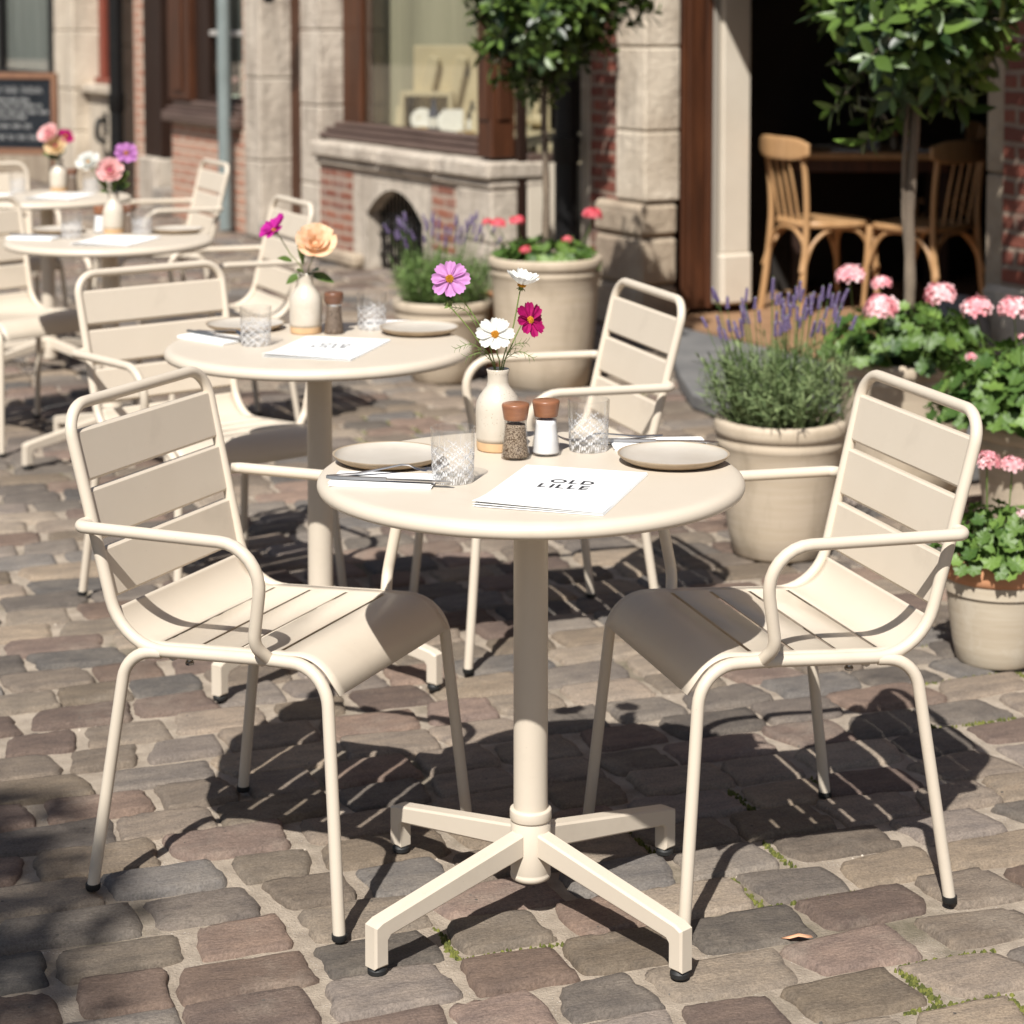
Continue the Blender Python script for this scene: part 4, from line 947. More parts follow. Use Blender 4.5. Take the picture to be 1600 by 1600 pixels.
def bay_tree(label,x,y,z0,trunk_pts,cz,rx,rz_,nclump,leafL,seed,twin=False):
    r=random.Random(seed); t=thing('bay_tree',label,'tree',(x,y,z0),0,'clipped bay trees in pots')
    g=G(); P=spline(trunk_pts,7); n=len(P)
    g.tube(P,[(.0205 if twin else .0165)*(1-.3*i/n)+.0013*math.sin(i*1.7) for i in range(n)],12)
    if twin:
        P2=[p+Vector((.030*math.cos(i*.13+.4),.012*math.sin(i*.2)-.004,0)) for i,p in enumerate(P)]; g.tube(P2,[.0095-.003*i/n for i in range(n)],9)
    g.obj('trunk',M['bark'],t,180)
    top=P[-1]; cen=Vector((top.x,top.y,cz)); bg=G(); g=G()
    for k in range(nclump):
        while True:
            d=Vector((r.gauss(0,1),r.gauss(0,1),r.gauss(0,1)))
            if d.length>.1: break
        d.normalize(); q=r.uniform(.45,1.0)**.55
        lump=1+.10*math.sin(d.x*5+seed)+.10*math.sin(d.y*6+1)+.08*math.sin(d.z*7+2)
        tip=cen+Vector((d.x*rx*q*lump,d.y*rx*q*lump,d.z*rz_*q*lump))
        if q>.75 and r.random()<.22: tip+=d*r.uniform(.03,.11)
        st=cen+(tip-cen)*.55+Vector((0,0,-.04))
        bg.tube([st,(st+tip)/2,tip],[.003,.0022,.0012],5,False)
        ax=(tip-st).normalized(); ax=(ax+Vector((0,0,.35))).normalized()
        nl=r.randint(8,12); fresh=r.random()
        for i in range(nl):
            f=i/nl; b=tip-ax*(1-f)*.10*(leafL/.075); s=ax.orthogonal(); s.rotate(Quaternion(ax,i*2.4+r.uniform(-.3,.3)))
            dv=ax*(.25+.7*f)+s*(1.0-.35*f)+Vector((0,0,r.uniform(-.22,.25))); ti=min(1,max(0,r.gauss(.18+.48*fresh*(f>.45),.24)))
            L=leafL*r.uniform(.7,1.1)*(1-.25*(f>.8)); leaf_blade(g,b,dv,ax+Vector((0,0,.4)),L,L*r.uniform(.34,.42),.22,r.uniform(.0,.22),(ti,ti,ti,1),5)
    for k in range(7):
        a=k*.9; e=cen+Vector((math.cos(a)*rx*.5,math.sin(a)*rx*.5,rz_*r.uniform(-.5,.4))); bg.tube(spline([top-Vector((0,0,.03)),(top+e)/2+Vector((0,0,.03)),e],4),[.010,.009,.008,.007,.006,.005,.004,.004,.003],7,False)
    bg.obj('branch',M['bark'],t,180); g.obj('crown',M['leaf'],t,180,True)
    return t
# pots
pot('tall cream terracotta pot under the further bay tree, against the iron downpipe',.135,8.25,.525,.232,.175)
pot('low cream terracotta pot of lavender left of the tall tree pot',-.285,8.36,.335,.205,.125,'pot')
pot('cream terracotta lavender pot beside the doorstep, behind the right chair',.745,5.62,.38,.185,.130,'pot')
pot('small dusty pot with an orange rim at the right edge, nearest the camera',1.122,4.66,.245,.126,.090,'pot2','terra')
pot('cream pot holding the nearer bay tree at the doorway',1.245,6.42,.42,.225,.165,'pot')
pot('wide cream pot of pink geraniums cut by the right edge of the photo',1.515,5.62,.375,.235,.175,'pot')
pot('small plain terracotta pot wedged between the lavender pot and the tall pot',-.05,8.52,.335,.085,.06,'terra','terra')
lavender('full lavender with purple spikes in the pot beside the doorstep',.745,5.62,.345,.178,.275,270,66,.15,3,'lav_leaf',.85)
lavender('pale blurred lavender in the low pot under the cellar grille',-.285,8.36,.30,.19,.26,280,48,.17,5,'lav_leaf2',.95)
geranium('coral geranium planted round the further bay tree trunk',.135,8.25,.48,.20,.12,190,[(-.115,-.06,.175,.062),(.19,-.02,.195,.075),(-.19,-.02,.165,.060),(-.235,0,.17,.05),(.085,-.10,.11,.045),(-.08,-.16,.075,.042)],8,(.04,.065),('ger_leaf','ger_coral'))
geranium('pink geranium planted round the nearer bay tree trunk',1.245,6.42,.38,.25,.22,360,[(-.235,-.35,.315,.085),(-.125,-.26,.285,.070),(-.155,-.42,.225,.10),(.01,-.46,.27,.10)],9,(.035,.062))
geranium('large pink geranium filling the wide pot at the right edge',1.515,5.62,.335,.33,.27,620,[(-.205,.10,.312,.095),(-.13,-.02,.325,.105),(-.165,-.24,.30,.03),(.02,-.12,.315,.11),(.12,-.05,.30,.10),(-.275,-.14,.225,.040)],10,(.035,.065))
geranium('small pink geranium in the orange-rimmed pot',1.122,4.66,.215,.14,.155,200,[(-.038,-.05,.245,.062),(.022,-.04,.235,.062),(.09,0,.25,.05),(.03,-.10,.145,.022)],12,(.028,.046))
bay_tree('further clipped bay tree with a dense round crown, before the brown window post',.135,8.25,.47,[(-.003,0,0),(.004,0,.3),(-.006,.004,.6),(-.002,0,.86)],1.165,.36,.38,760,.078,21)
bay_tree('nearer clipped bay tree with large glossy leaves, before the open doorway',1.245,6.42,.37,[(-.006,0,0),(.012,.0,.25),(.008,.005,.5),(.022,0,.80),(.03,0,.90)],1.215,.36,.39,330,.104,22,True)
# ------------------------------------------------------------------ facade (local x along the wall to the right, y into the wall, z up)
FR=math.atan2(-.8742,.4857); FO=Vector((.82,9.3,0)); EX=Vector((.4857,-.8742,0)); EY=Vector((.8742,.4857,0))
def W(x,y,z=0): return FO+EX*x+EY*y+Vector((0,0,z))
class Bld:
    def __init__(s,name,label,cat,rx):
        s.rx=rx; s.t=thing(name,label,cat,W(rx,0),FR)
    def part(s,name,material,boxes,bev=.006,parent=None):
        g=G()
        for b in boxes: g.box((b[0]-s.rx,b[2],b[4]),(b[1]-s.rx,b[3],b[5]),b[6] if len(b)>6 else bev)
        o=g.obj(name,M[material] if isinstance(material,str) else material,s.t if parent is None else parent,30); return o
    def blocks(s,name,material,x0,x1,y0,y1,z0,z1,step=.42,seed=1,bev=.010,jit=.004,parent=None):
        """ashlar: one block over another, joints open a little"""
        r=random.Random(seed); g=G(); z=z0
        while z<z1-.02:
            h=min(step*r.uniform(.8,1.2),z1-z); h=h if z1-z-h>.12 else z1-z; e=r.uniform(0,jit)
            g.box((x0-s.rx+.0005,y0-e,z+.002),(x1-s.rx+e,y1,z+h-.003),bev); z+=h
        return g.obj(name,M[material],s.t if parent is None else parent,30)
TOP=4.0
# far left house
b=Bld('stone_house','pale stone house at the far left with a draped window and red window frame','house',-10)
b.part('base_wall','stone3',[(-14.2,-10.19,.02,.5,0,.93)]); b.part('upper_wall','stone',[(-14.2,-8.1,.03,.5,3.0,TOP)])
w=b.part('window','iron',[(-10.18,-9.93,.0,.3,0,3.0),(-14.2,-10.19,.12,.20,.93,1.0),(-12.3,-12.2,.12,.2,1.0,3.0)]); b.part('pane','pane',[(-14.2,-10.19,.15,.158,1.0,3.0,0)],parent=w)
g=G(); g.grid(lambda u,v:(-14.2+10+4.0*u,.30+.035*math.sin(u*75)+.01*math.sin(u*190),.95+2.05*v),220,2); g.obj('drape',M['drape'],w,180)
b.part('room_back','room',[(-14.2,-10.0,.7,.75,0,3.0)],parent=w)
b.blocks('pier','stone',-9.92,-9.36,-.02,.5,0,TOP,.44,2); b.blocks('pier','stone',-8.42,-8.1,-.01,.5,0,TOP,.44,3)
b.part('apron_wall','stone',[(-9.355,-8.425,.10,.5,0,.90)]); b.part('stone_sill','stone',[(-9.355,-8.425,.04,.24,.86,.93)])
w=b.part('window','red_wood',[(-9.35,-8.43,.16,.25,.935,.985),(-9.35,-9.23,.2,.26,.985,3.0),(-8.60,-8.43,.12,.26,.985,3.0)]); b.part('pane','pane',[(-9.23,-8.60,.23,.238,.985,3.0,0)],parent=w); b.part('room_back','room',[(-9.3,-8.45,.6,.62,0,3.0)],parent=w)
# brick shop
b=Bld('brick_shop','low brick shop with brown timber posts, dark doorway and small display window','shop',-6.5)
b.part('brick_edge','brick_pale',[(-7.80,-7.605,-.01,.5,0,TOP)])
b.part('plinth','stone2',[(-7.60,-7.205,-.05,.35,0,.42)],.015)
b.part('timber_post','wood_dark',[(-7.60,-7.205,.0,.25,.42,3.0)]); b.part('timber_post','wood',[(-6.95,-6.505,-.03,.25,.885,3.0),(-6.82,-6.64,-.045,-.03,.95,2.9)])
b.part('doorstep','concrete',[(-7.20,-6.955,-.08,.6,0,.20)],.012); d=b.part('door','wood_dark',[(-7.20,-6.955,.5,.55,.20,3.0)]); b.part('door_panel','wood_dark',[(-7.16,-7.0,.485,.5,.35,1.2)],parent=d)
b.part('brick_wall','brick_pale',[(-6.95,-5.505,-.005,.3,0,.72)])
w=b.part('window','wood_dark',[(-6.50,-6.24,.02,.10,.885,3.0),(-6.24,-5.505,.02,.10,.885,.93)])
b.part('sill','wood_taupe',[(-6.99,-5.505,-.075,.25,.72,.80),(-6.97,-5.505,-.045,.25,.80,.832),(-6.90,-5.505,-.015,.25,.832,.885)],.012,parent=w)
b.part('muntin','muntin',[(-6.02,-5.99,.03,.08,.93,3.0),(-6.24,-6.021,.032,.078,1.36,1.40),(-5.989,-5.505,.032,.078,1.36,1.40)],parent=w); b.part('pane','pane',[(-6.24,-5.505,.050,.056,.93,3.0,0)],parent=w)
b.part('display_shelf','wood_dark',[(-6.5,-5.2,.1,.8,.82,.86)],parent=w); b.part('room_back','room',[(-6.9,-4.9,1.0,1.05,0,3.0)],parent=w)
b.part('quoin','brick_pale',[(-5.50,-5.415,-.005,.5,0,TOP)]); b.blocks('pier','stone2',-5.41,-5.13,-.03,.5,0,TOP,.5,5)
b.part('upper_wall','brick_pale',[(-7.6,-5.5,.02,.5,3.0,TOP)])
d=b.part('door','wood',[(-5.125,-4.86,.19,.26,.12,3.0),(-4.60,-4.445,.19,.26,.12,3.0)]); b.part('door_panel','grey_wood',[(-4.86,-4.60,.205,.24,.12,3.0)],parent=d); b.part('doorstep','concrete',[(-5.125,-4.445,-.05,.5,0,.115)],.012)
t=thing('wall_lamp','black iron lantern hanging on the stone pier by the narrow brown door','lamp',W(-4.74,-.03,1.78),FR)
g=G(); g.tube([(0,0,.05),(.02,-.07,.10),(.03,-.10,.06)],.012,8); g.obj('bracket',M['iron'],t)
g=G(); g.lathe([(0,-.20),(.03,-.19),(.05,-.16),(.055,-.02),(.04,.03),(.015,.06),(0,.065)],8,(.03,-.10,0)); g.obj('lantern',M['iron'],t,20)
# main shop with the cellar grille
b=Bld('corner_shop','weathered stone shop front with a brown display window over an arched cellar grille','shop',-3)
b.blocks('pier','stone2',-4.44,-4.14,-.03,.55,0,TOP,.47,7)
w=b.part('window','wood',[(-4.135,-3.86,.13,.22,.80,3.0),(-4.135,-1.86,.13,.22,3.0,3.1)])
b.part('bottom_rail','wood_taupe',[(-4.135,-1.86,-.04,.20,.735,.775),(-4.135,-1.86,.0,.20,.775,.805),(-4.135,-1.86,.06,.20,.805,.835)],.012,parent=w)
b.part('corner_post','wood',[(-1.855,-1.69,-.12,.02,.75,3.0),(-1.83,-1.72,-.132,-.12,.95,2.9),(-1.69,-1.678,-.09,-.01,.95,2.9)],parent=w)
b.part('pane','pane',[(-3.86,-1.86,.150,.156,.835,3.0,0)],parent=w)
g=G(); g.grid(lambda u,v:(-4.14+3+1.05*u,.42+.03*math.sin(u*16)+.5*u,.80+2.2*v),60,2); g.obj('curtain',M['curtain'],w,180)
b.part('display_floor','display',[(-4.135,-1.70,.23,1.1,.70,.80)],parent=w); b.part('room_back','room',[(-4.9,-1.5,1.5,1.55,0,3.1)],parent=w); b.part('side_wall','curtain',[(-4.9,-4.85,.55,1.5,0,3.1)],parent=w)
b.part('ledge','stone2',[(-4.0,-3.05,-.165,.22,.635,.732),(-3.046,-2.3,-.168,.22,.632,.730),(-2.296,-1.66,-.165,.22,.634,.733)],.018)
b.part('ledge_moulding','stone2',[(-3.97,-1.675,-.138,.2,.585,.631)],.014)
# lower wall with an arched hole
g=G(); x0,x1=-3.95,-1.69; ax0,ax1=-3.27,-2.52; sp,rise=.33,.165; y0,y1=-.11,.22; N=18
arch=[(ax0+(ax1-ax0)*i/N, sp+rise*(1-(2*i/N-1)**2)) for i in range(N+1)]
def wallquad(p):
    g.add([(x+3,y0,z) for x,z in p],[tuple(range(len(p)))])
wallquad([(x0,0),(ax0,0),(ax0,sp),(ax0,.585),(x0,.585)]); wallquad([(ax1,0),(x1,0),(x1,.585),(ax1,.585),(ax1,sp)])
for i in range(N): wallquad([arch[i],arch[i+1],(arch[i+1][0],.585),(arch[i][0],.585)])
ring=[(ax0,0)]+arch+[(ax1,0)]
for i in range(len(ring)-1):
    a,c=ring[i],ring[i+1]; g.add([(a[0]+3,y0,a[1]),(a[0]+3,y1,a[1]),(c[0]+3,y1,c[1]),(c[0]+3,y0,c[1])],[(0,1,2,3)])
g.add([(x1+3,y0,0),(x1+3,y1,0),(x1+3,y1,.585),(x1+3,y0,.585)],[(0,1,2,3)])
g.obj('lower_wall',M['stone2'],b.t,20)
b.part('brick_panel','brick',[(-3.945,-3.46,-.1135,-.10,.02,.58)],.003); b.part('brick_panel','brick',[(-2.40,-2.12,-.1135,-.10,.20,.565)],.003)
b.blocks('corner_pier','stone2',-2.08,-1.685,-.125,.05,0,.583,.30,9)
b.part('plinth','stone3',[(-4.02,-3.285,-.19,-.112,0,.085)],.02); b.part('plinth','stone3',[(-2.50,-1.67,-.19,-.126,0,.085)],.02)
g=G()
for i in range(15):
    x=ax0+.03+(ax1-ax0-.06)*i/14; zt=sp+rise*(1-(2*(x-ax0)/(ax1-ax0)-1)**2); g.tube([(x+3,-.02,.0),(x+3,-.02,zt)],.007,6)
for z in (.08,.20,.32): g.box((ax0+3,-.030,z),(ax1+3,-.012,z+.016))
for i in range(7):
    x=ax0+.07+(ax1-ax0-.14)*i/6; pts=[(x+3+.045*math.cos(q*.7),-.022,.26+.045*math.sin(q*.7)) for q in range(10)]; g.tube(pts,.005,5)
gr=g.obj('cellar_grille',M['iron'],b.t,40)
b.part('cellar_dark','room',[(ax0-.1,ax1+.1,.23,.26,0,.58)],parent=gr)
b.part('upper_wall','stone2',[(-4.13,-.84,.10,.5,3.1,TOP)])
b.part('side_post','wood_dark',[(-1.70,-1.672,.025,.085,.05,3.1)]); b.part('side_panel','white_wood',[(-1.70,-1.676,.09,.31,.03,.72)]); b.part('side_rail','wood_taupe',[(-1.70,-1.670,.09,.31,.725,.77)])
b.part('side_pane','pane',[(-1.69,-1.684,.09,.31,.775,3.1,0)])
b.part('entry_floor','concrete',[(-1.66,-1.0,-.06,1.2,0,.06)],.01); d=b.part('door','wood_dark',[(-1.66,-.95,.9,.95,.06,3.1)]); b.part('handle','steel',[(-1.2,-1.17,.86,.9,.95,1.1)],parent=d)
b.part('entry_side','stone',[(-.99,-.88,-.0,1.2,0,TOP)])
# downpipes, wall bits
def pipe(label,x,y,r,material,z0,z1,cols,group='downpipes on the house fronts'):
    t=thing('drainpipe',label,'drainpipe',W(x,y),FR,group)
    g=G(); g.tube([(0,0,z0),(0,0,z1)],r,20); g.obj('pipe',M[material],t,60)
    for (zc,h,k) in cols: g=G(); g.lathe([(r*.9,zc-h/2),(r*k*.9,zc-h/2),(r*k,zc-h/2+.01),(r*k,zc+h*.2),(r*k*1.06,zc+h*.3),(r*k*1.06,zc+h/2),(r*.9,zc+h/2)],20); g.obj('collar',M[material],t,40)
    g=G(); g.box((-r*1.25,-r*.3,1.9),(r*1.25,-y+.02,1.94)); g.obj('bracket',M[material],t)
pipe('thick black cast iron downpipe beside the tall tree pot',-.955,-.10,.058,'iron',0,TOP,((.84,.13,1.22),(.10,.2,1.15)))
pipe('grey-green painted downpipe beside the low brick shop window',-5.63,-.09,.047,'zinc',0.02,TOP,((1.75,.06,1.12),))
pipe('black downpipe between the pale stone house and the brick shop',-7.96,-.10,.056,'iron',0,TOP,((.82,.14,1.18),(.2,.1,1.12)))
t=thing('wall_bracket','small black iron bracket low on the far stone wall','bracket',W(-8.85,.10,.50),FR)
g=G(); g.tube(spline([(0,0,.12),(.0,-.06,.14),(.03,-.09,.05),(.05,-.08,-.02),(.20,-.08,-.03)],5),.022,8); g.obj('hook',M['iron'],t); g=G(); g.box((-.04,-.015,.02),(.04,.0,.20),.004); g.obj('plate',M['iron'],t)
# restaurant
b=Bld('restaurant','restaurant front with an open doorway between a limestone pier and red brickwork','restaurant',.8)
b.part('brick_wall','brick_dark',[(-.875,-.605,-.012,.33,0,TOP)],.004)
b.blocks('pier','stone',-.60,-.34,-.035,.164,.62,TOP,.34,11); b.blocks('pier_base','stone3',-.76,-.345,-.06,.160,0,.615,.22,12,.022,.015)
b.part('door_frame','wood',[(-.345,-.330,.166,.300,.10,2.0),(-.345,-.315,.301,.335,.10,2.0),(-.3305,-.322,.20,.225,.10,2.0)],.005); b.part('grey_frame','grey_wood',[(-.345,-.31,.336,.37,.12,2.0)])
p=b.part('post','white_wood',[(-.36,-.285,.372,.530,.36,2.0)],.006); b.part('post_base','white_wood',[(-.37,-.270,.362,.540,.115,.36)],.012,parent=p)
b.part('lintel','wood',[(-.60,2.3,.06,.33,2.0,2.35)]); b.part('upper_wall','brick_dark',[(-.60,5.5,.0,.33,2.355,TOP)])
b.blocks('right_jamb','stone3',1.95,2.055,-.005,.40,.46,2.0,.5,13); b.part('right_wall','brick_dark',[(2.056,5.5,-.02,.33,.50,2.355)],.004); b.part('wall_base','stone',[(1.97,5.5,-.045,.33,0,.50)],.02)
# step and room
g=G(); poly=[(-.34,-.005),(-.20,-.20),(.30,-.32),(.95,-.70),(1.34,-.90),(2.0,-.98),(2.8,-.98),(2.8,-.005)]; g.prism([(x-.8,y) for x,y in poly],0,.065); o=g.obj('doorstep',M['bluestone'],b.t,30); bv=o.modifiers.new('b','BEVEL'); bv.width=.012; bv.segments=3
b.part('floor','roomfloor',[(-.838,4.5,.001,4.6,0,.072)],.0)
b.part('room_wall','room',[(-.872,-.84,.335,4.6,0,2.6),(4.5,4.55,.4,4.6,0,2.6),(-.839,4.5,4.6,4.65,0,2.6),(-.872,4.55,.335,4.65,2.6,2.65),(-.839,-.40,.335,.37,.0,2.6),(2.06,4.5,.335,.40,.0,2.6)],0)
t=thing('guard_stone','rounded grey stone at the foot of the right door jamb','guard stone',W(1.985,-.16,.06),FR)
g=G(); g.lathe([(.12,0),(.125,.20),(.115,.30),(.085,.37),(.04,.405),(0,.41)],20); g.obj('stone',M['bluestone'],t,180)
# chalkboard
t=thing('chalkboard','black chalkboard with white handwriting in a brown wooden frame on legs','chalkboard',(-4.02,16.5,0),R(-14),)
g=G(); g.box((-.335,-.006,.44),(.335,.006,1.0)); g.obj('board',M['board'],t)
g=G(); g.box((-.385,-.02,0),(-.336,.02,1.05),.004); g.box((.336,-.02,0),(.385,.02,1.05),.004); g.box((-.335,-.018,1.001),(.335,.018,1.05),.004); g.box((-.335,-.018,.39),(.335,.018,.439),.004); g.obj('frame',M['boardframe'],t)
g=G(); r=random.Random(5)
for li,(z,sc,x0,x1) in enumerate(((.91,.042,-.26,.16),(.83,.02,-.22,.10),(.785,.026,-.28,.22),(.735,.026,-.28,.24),(.69,.022,-.25,.05),(.62,.030,-.22,.12),(.53,.034,-.28,.22))):
    x=x0
    while x<x1:
        wl=r.randint(3,8); P=[]
        for q in range(wl*5):
            ph=q/5*math.pi*2; P.append((x+q*sc*.11+.25*sc*math.cos(ph),-.0085,z+sc*.45*math.sin(ph)*(1 if (q//5)%3 else 1.6)))
        P=[p for p in P if p[0]<.31]
        if len(P)>4: g.tube(spline(P,2),.0020,4,False)
        x+=wl*5*sc*.11+sc*.7
g.obj('handwriting',M['chalk'],t,180)
# shop window contents
def disp(name,label,cat,x,y,z,rz,fn,group='goods in the shop windows'):
    t=thing(name,label,cat,W(x,y,z),FR+rz,group); fn(t); return t
def rack(t):
    g=G(); g.box((-.42,.0,0),(.42,.03,.52),.006)
    for i in range(5): g.box((-.035,-.07,-.20),(.035,-.002,.21),.012,M=Matrix.Translation((-.33+.17*i,0,.25))@Matrix.Rotation(R(13),4,'Y')); g.box((-.05,-.09,-.02),(.07,-.002,.05),.02,M=Matrix.Translation((-.36+.17*i,0,.05)))
    g.obj('panel',M['display'],t); 
    g=G(); 
    for i in range(4): g.box((-.33+.19*i,-.012,.33),(-.27+.19*i,-.002,.43),.002)
    g.obj('slot',M['room'],t)
disp('display_rack','cream slotted display rack standing in the shop window','display rack',-3.33,.70,.80,1.03,rack)
def crate(t):
    g=G(); g.box((-.16,-.1,0),(-.135,.1,.24)); g.box((.135,-.1,0),(.16,.1,.24)); g.box((-.134,-.1,.215),(.134,.1,.24)); g.box((-.134,.08,.0),(.134,.1,.214)); g.obj('box',M['display'],t)
    g=G(); g.box((-.13,.06,.005),(.13,.078,.21)); g.obj('lining',M['room'],t)
disp('display_crate','open cream crate at the left of the shop window display','crate',-3.46,.40,.80,.95,crate)
def plate(t): g=G(); g.lathe([(0,0),(.05,.0),(.07,.012),(.072,.014),(.05,.006),(0,.005)],28,M=Matrix.Rotation(R(70),4,'X')@Matrix.Translation((0,.07,0))); g.obj('dish',M['paper'],t,180)
disp('display_plate','white plate propped inside the cream crate','plate',-3.42,.33,.80,.9,plate); disp('display_plate','white plate propped against the display rack','plate',-3.12,.36,.80,1.0,plate)
def bottle(m): 
    def f(t): g=G(); g.lathe([(0,0),(.03,0),(.032,.01),(.032,.12),(.012,.16),(.011,.20),(0,.20)],18); g.obj('glass',M[m],t,50); g=G(); g.lathe([(.0325,.03),(.0325,.09)],18); g.obj('label',M['paper'],t)
    return f
disp('bottle','dark blue bottle between crate and rack in the shop window','bottle',-3.27,.34,.80,0,bottle('navy')); disp('bottle','black bottle before the rack at the right of the shop window','bottle',-2.93,.42,.80,0,bottle('iron')); disp('bottle','mint bottle leaning in the brick shop window','bottle',-5.78,.18,.86,0,bottle('mint'))
def card(m): 
    def f(t): g=G(); g.box((-.06,-.004,0),(.06,.004,.15),M=Matrix.Rotation(R(-14),4,'X')); g.obj('sheet',M[m],t)
    return f
disp('display_card','white card leaning on the rack in the shop window','card',-3.02,.34,.80,1.1,card('paper')); disp('display_card','cream card at the far right of the shop window','card',-2.78,.40,.80,1.0,card('display'))
disp('display_card','small pale card at the left of the shop window','card',-3.62,.32,.80,.9,card('display'))
def parcel(t): g=G(); g.box((-.05,-.03,0),(.05,.03,.035),.006); g.obj('wrap',M['ochre'],t); g=G(); g.box((-.006,-.0315,.0),(.006,.0315,.0362)); g.obj('ribbon',M['paper'],t)
disp('parcel','ochre parcel lying at the right front of the shop window','parcel',-2.72,.27,.80,.4,parcel); disp('parcel','ochre parcel lying at the middle front of the shop window','parcel',-3.28,.25,.80,.1,parcel)
def posy(t):
    g=G(); g.lathe([(0,0),(.03,0),(.04,.08),(0,.08)],14); g.obj('cup',M['mint'],t,180); g=G(); g.tube([(0,0,.07),(-.01,0,.16)],.003,6); g.obj('stem',M['stem'],t); g=G(); g.lathe([(0,-.03),(.03,-.02),(.038,0),(.03,.02),(0,.03)],12,(-.01,0,.18)); g.obj('bloom',M['p_blush'],t,180)
disp('flower_cup','pink bloom in a mint cup in the brick shop window','flower cup',-6.08,.16,.86,0,posy)

# ------------------------------------------------------------------ dining room furniture
def make_bentwood():
    t=thing('bentwood_chair','beech bentwood chair','chair',group='beech chairs in the dining room'); B=M['beech']
    for s in (1,-1):
        g=G(); P=spline([(s*.198,-.235,0),(s*.188,-.208,.22),(s*.180,-.190,.45),(s*.182,-.198,.65),(s*.186,-.226,.84)],6); g.tube(P,[.017]*6+[.016]*6+[.0145]*(len(P)-12),10); g.obj('leg',B,t,60)
        g=G(); g.tube(spline([(s*.196,.190,0),(s*.188,.176,.24),(s*.180,.165,.44)],5),[.012]*4+[.015]*4+[.017]*3,10); g.obj('leg',B,t,60)
        # bent braces under the seat
        g=G(); g.tube(spline([(s*.196,-.215,.22),(s*.185,-.165,.34),(s*.182,-.09,.405),(s*.18,0,.42),(s*.182,.08,.405),(s*.185,.135,.34),(s*.192,.178,.22)],5),.010,8); g.obj('brace',B,t,60)
    for y,yy in ((-.195,-.225),(.170,.188)):
        g=G(); g.tube(spline([(-.194,yy,.22),(-.165,y,.34),(-.09,y,.405),(0,y,.42),(.09,y,.405),(.165,y,.34),(.194,yy,.22)],5),.010,8); g.obj('brace',B,t,60)
    g=G(); ring=[(.205*math.copysign(abs(math.cos(a))**.6,math.cos(a)),.200*math.copysign(abs(math.sin(a))**.6,math.sin(a))-.005) for a in [2*math.pi*k/40 for k in range(40)]]
    g.prism(ring,.425,.455); o=g.obj('seat',B,t,30); bv=o.modifiers.new('b','BEVEL'); bv.width=.008; bv.segments=3
    g=G(); g.grid(lambda u,v:(.245*(2*u-1),-.226-.045*(1-(2*u-1)**2)+.012,.80+.055*(2*v-1)*max(.25,(1-abs(2*u-1)**5))**.5),18,5); o=g.obj('top_rail',B,t,180); s=o.modifiers.new('s','SOLIDIFY'); s.thickness=.018; s.offset=0; bv=o.modifiers.new('b','BEVEL'); bv.width=.006; bv.segments=2
    for k in range(4):
        x=-.099+.066*k; g=G(); g.tube([(x,-.185,.45),(x,-.212,.60),(x,-.244,.75)],[.0065,.0075,.0065],8,flat=.7); g.obj('spindle',B,t,60)
    return t
bw=make_bentwood()
FL=.0725
for i,(x,y,th,lab) in enumerate(((1.50,9.80,20,'sunlit beech bentwood chair at the left inside the doorway'),(1.93,9.60,134,'shaded beech bentwood chair at the right inside the doorway, behind the bay trunk'),(1.45,10.95,-40,'dim beech bentwood chair beyond the dining table'),(2.25,11.1,200,'dim beech bentwood chair in the back of the dining room'))):
    place(bw,i==0,(x,y,FL),R(th-90),lab)
def make_dtable():
    t=thing('dining_table','table','table',group='wooden tables in the dining room')
    g=G(); g.box((-.42,-.32,.715),(.42,.32,.75),.006); g.obj('tabletop',M['beech'],t)
    g=G(); g.box((-.38,-.28,.65),(.38,.28,.714),.003); g.obj('apron',M['wood'],t)
    for sx in (-1,1):
        for sy in (-1,1): g=G(); g.box((sx*.36-.025,sy*.26-.025,0),(sx*.36+.025,sy*.26+.025,.649),.004); g.obj('leg',M['wood_dark'],t)
    return t
dt=make_dtable()
place(dt,True,(1.80,10.40,FL),R(-4),'wooden dining table laid for a meal just inside the doorway')
place(dt,False,(1.20,11.9,FL),R(10),'dim wooden dining table in the depth of the dining room')
def on_dt(src,dx,dy,label):
    o=copy_tree(src); o.location=(1.80+dx,10.40+dy,FL+.7502); o.rotation_euler=(0,0,R(dx*90)); o['label']=label; return o
on_dt(G0,.02,-.12,'crystal tumbler on the indoor dining table, behind the left chair'); on_dt(SAL,.18,-.15,'white salt mill on the indoor dining table'); on_dt(PEP,.13,-.08,'pepper mill on the indoor dining table')
on_dt(NA0,-.12,-.18,'folded napkin on the indoor dining table, left'); on_dt(NA0,.30,-.16,'folded napkin on the indoor dining table, right'); on_dt(P0,-.2,-.02,'plate on the indoor dining table')

# ------------------------------------------------------------------ outside the frame: unseen tree and baskets added to cast shade
def leaf_ball(g,cen,rx,ry,rz,n,L,seed,matidx=0):
    r=random.Random(seed)
    for k in range(n):
        d=Vector((r.gauss(0,1),r.gauss(0,1),r.gauss(0,1))).normalized(); q=r.random()**.45; lump=1+.05*math.sin(d.x*5+seed)+.05*math.sin(d.y*6+2*seed)+.05*math.sin(d.z*9)
        p=Vector(cen)+Vector((d.x*rx*q*lump,d.y*ry*q*lump,d.z*rz*q*lump)); dv=Vector((r.gauss(0,1),r.gauss(0,1),r.gauss(-.2,.5))); ti=r.random()
        leaf_blade(g,p,dv,Vector((r.gauss(0,.5),r.gauss(0,.5),1)),L*r.uniform(.7,1.2),L*.55,.15,.2,(ti,ti,ti,1),3)
t=thing('added_shade_tree','unseen leafy tree added outside the left edge to shade the paving','tree',(-3.22,-1.28,0))  # unseen tree, added so its crown darkens the lower left paving
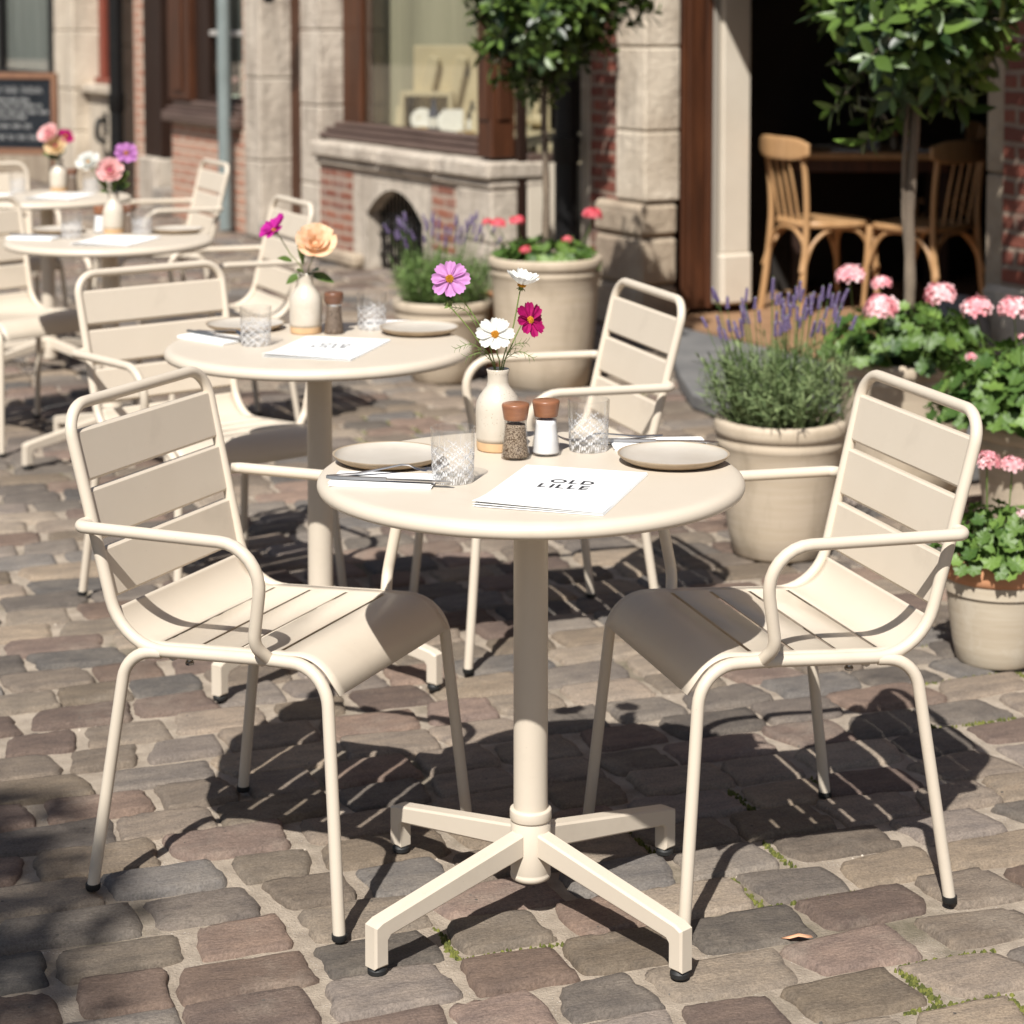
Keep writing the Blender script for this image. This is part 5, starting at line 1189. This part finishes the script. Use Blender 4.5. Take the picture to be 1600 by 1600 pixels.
g=G(); P=spline([(0,0,0),(.05,0,1.5),(.0,.03,3.0),(.05,0,4.2)],6); g.tube(P,[.11-.05*i/len(P) for i in range(len(P))],14)
for k in range(6): g.tube(spline([(.03,0,3.4),(.5*math.cos(k*1.05),.5*math.sin(k*1.05),4.5),(.9*math.cos(k*1.05),.9*math.sin(k*1.05),5.2)],5),[.04]*5+[.025]*5+[.012],8)
g.obj('trunk',M['bark'],t,180); g=G(); leaf_ball(g,(0,0,5.0),1.36,1.36,1.25,15000,.11,3); g.obj('crown',M['leaf'],t,180,True)
for bx,bz,rad,lab,sd in ((-.33,2.03,.36,'leafy hanging basket added out of view above the left door pier to cast shade',5),(2.62,2.35,.50,'leafy hanging basket added out of view above the right door jamb to cast shade',9)):
    t=thing('added_shade_basket',lab,'hanging basket',W(bx,-.72,bz),FR,'unseen hanging baskets added for shade')  # unseen basket, added to drop leafy shade on the wall below
    g=G(); leaf_ball(g,(0,0,0),rad*.85,rad*.85,rad,1100,.075,sd); g.obj('foliage',M['leaf'],t,180,True)
    g=G(); g.lathe([(0,-.2),(.14,-.16),(.2,0),(.19,0),(.12,-.14),(0,-.17)],20); g.obj('bowl',M['wood_dark'],t,180)
    g=G(); g.tube([(0,0,.02),(0,0,.62)],.006,6); g.tube([(0,0,.62),(0,.735,.62)],.012,8); g.obj('bracket',M['iron'],t)

# ------------------------------------------------------------------ light, sky, camera
SUN=Vector((.22,.80,-1.0)).normalized()
l=bpy.data.lights.new('sun','SUN'); l.energy=4.9; l.angle=R(.55); l.color=(1.0,.970,.918)
o=bpy.data.objects.new('sun',l); COL.objects.link(o); o.location=(-3,-4,9); o.rotation_euler=SUN.to_track_quat('-Z','Y').to_euler()
wd=bpy.data.worlds.new('World'); scene.world=wd; wd.use_nodes=True; nt=wd.node_tree
sk=nt.nodes.new('ShaderNodeTexSky'); sk.sky_type='NISHITA'; sk.sun_disc=False; sk.sun_elevation=R(50.3); sk.sun_rotation=math.atan2(-.22,-.80)%(2*math.pi); sk.air_density=1.0; sk.dust_density=1.6; sk.ozone_density=1.0
bg=nt.nodes['Background']; bg.inputs[1].default_value=.050; nt.links.new(sk.outputs[0],bg.inputs[0])
cam=bpy.data.cameras.new('camera'); co=bpy.data.objects.new('camera',cam); COL.objects.link(co); scene.camera=co
co.location=(0,0,1.4816); co.rotation_euler=(R(90-4),0,0)
cam.sensor_width=36; cam.sensor_fit='HORIZONTAL'; cam.lens=3197.1/1600*36; cam.shift_y=-(800-(29.68+3197.1*math.tan(R(4))))/1600
cam.clip_end=300; cam.clip_start=.05
cam.dof.use_dof=True; cam.dof.focus_distance=3.22; cam.dof.aperture_fstop=5.0; cam.dof.aperture_blades=9
scene.view_settings.view_transform='Standard'; scene.view_settings.look='None'; scene.view_settings.gamma=1; scene.view_settings.exposure=0.50
c=scene.cycles; c.use_denoising=True; c.max_bounces=8; c.diffuse_bounces=4; c.glossy_bounces=4; c.transmission_bounces=8; c.transparent_max_bounces=16; c.caustics_refractive=False; c.caustics_reflective=False; c.sample_clamp_indirect=8; c.blur_glossy=.5
try: c.denoiser='OPENIMAGEDENOISE'
except Exception: pass
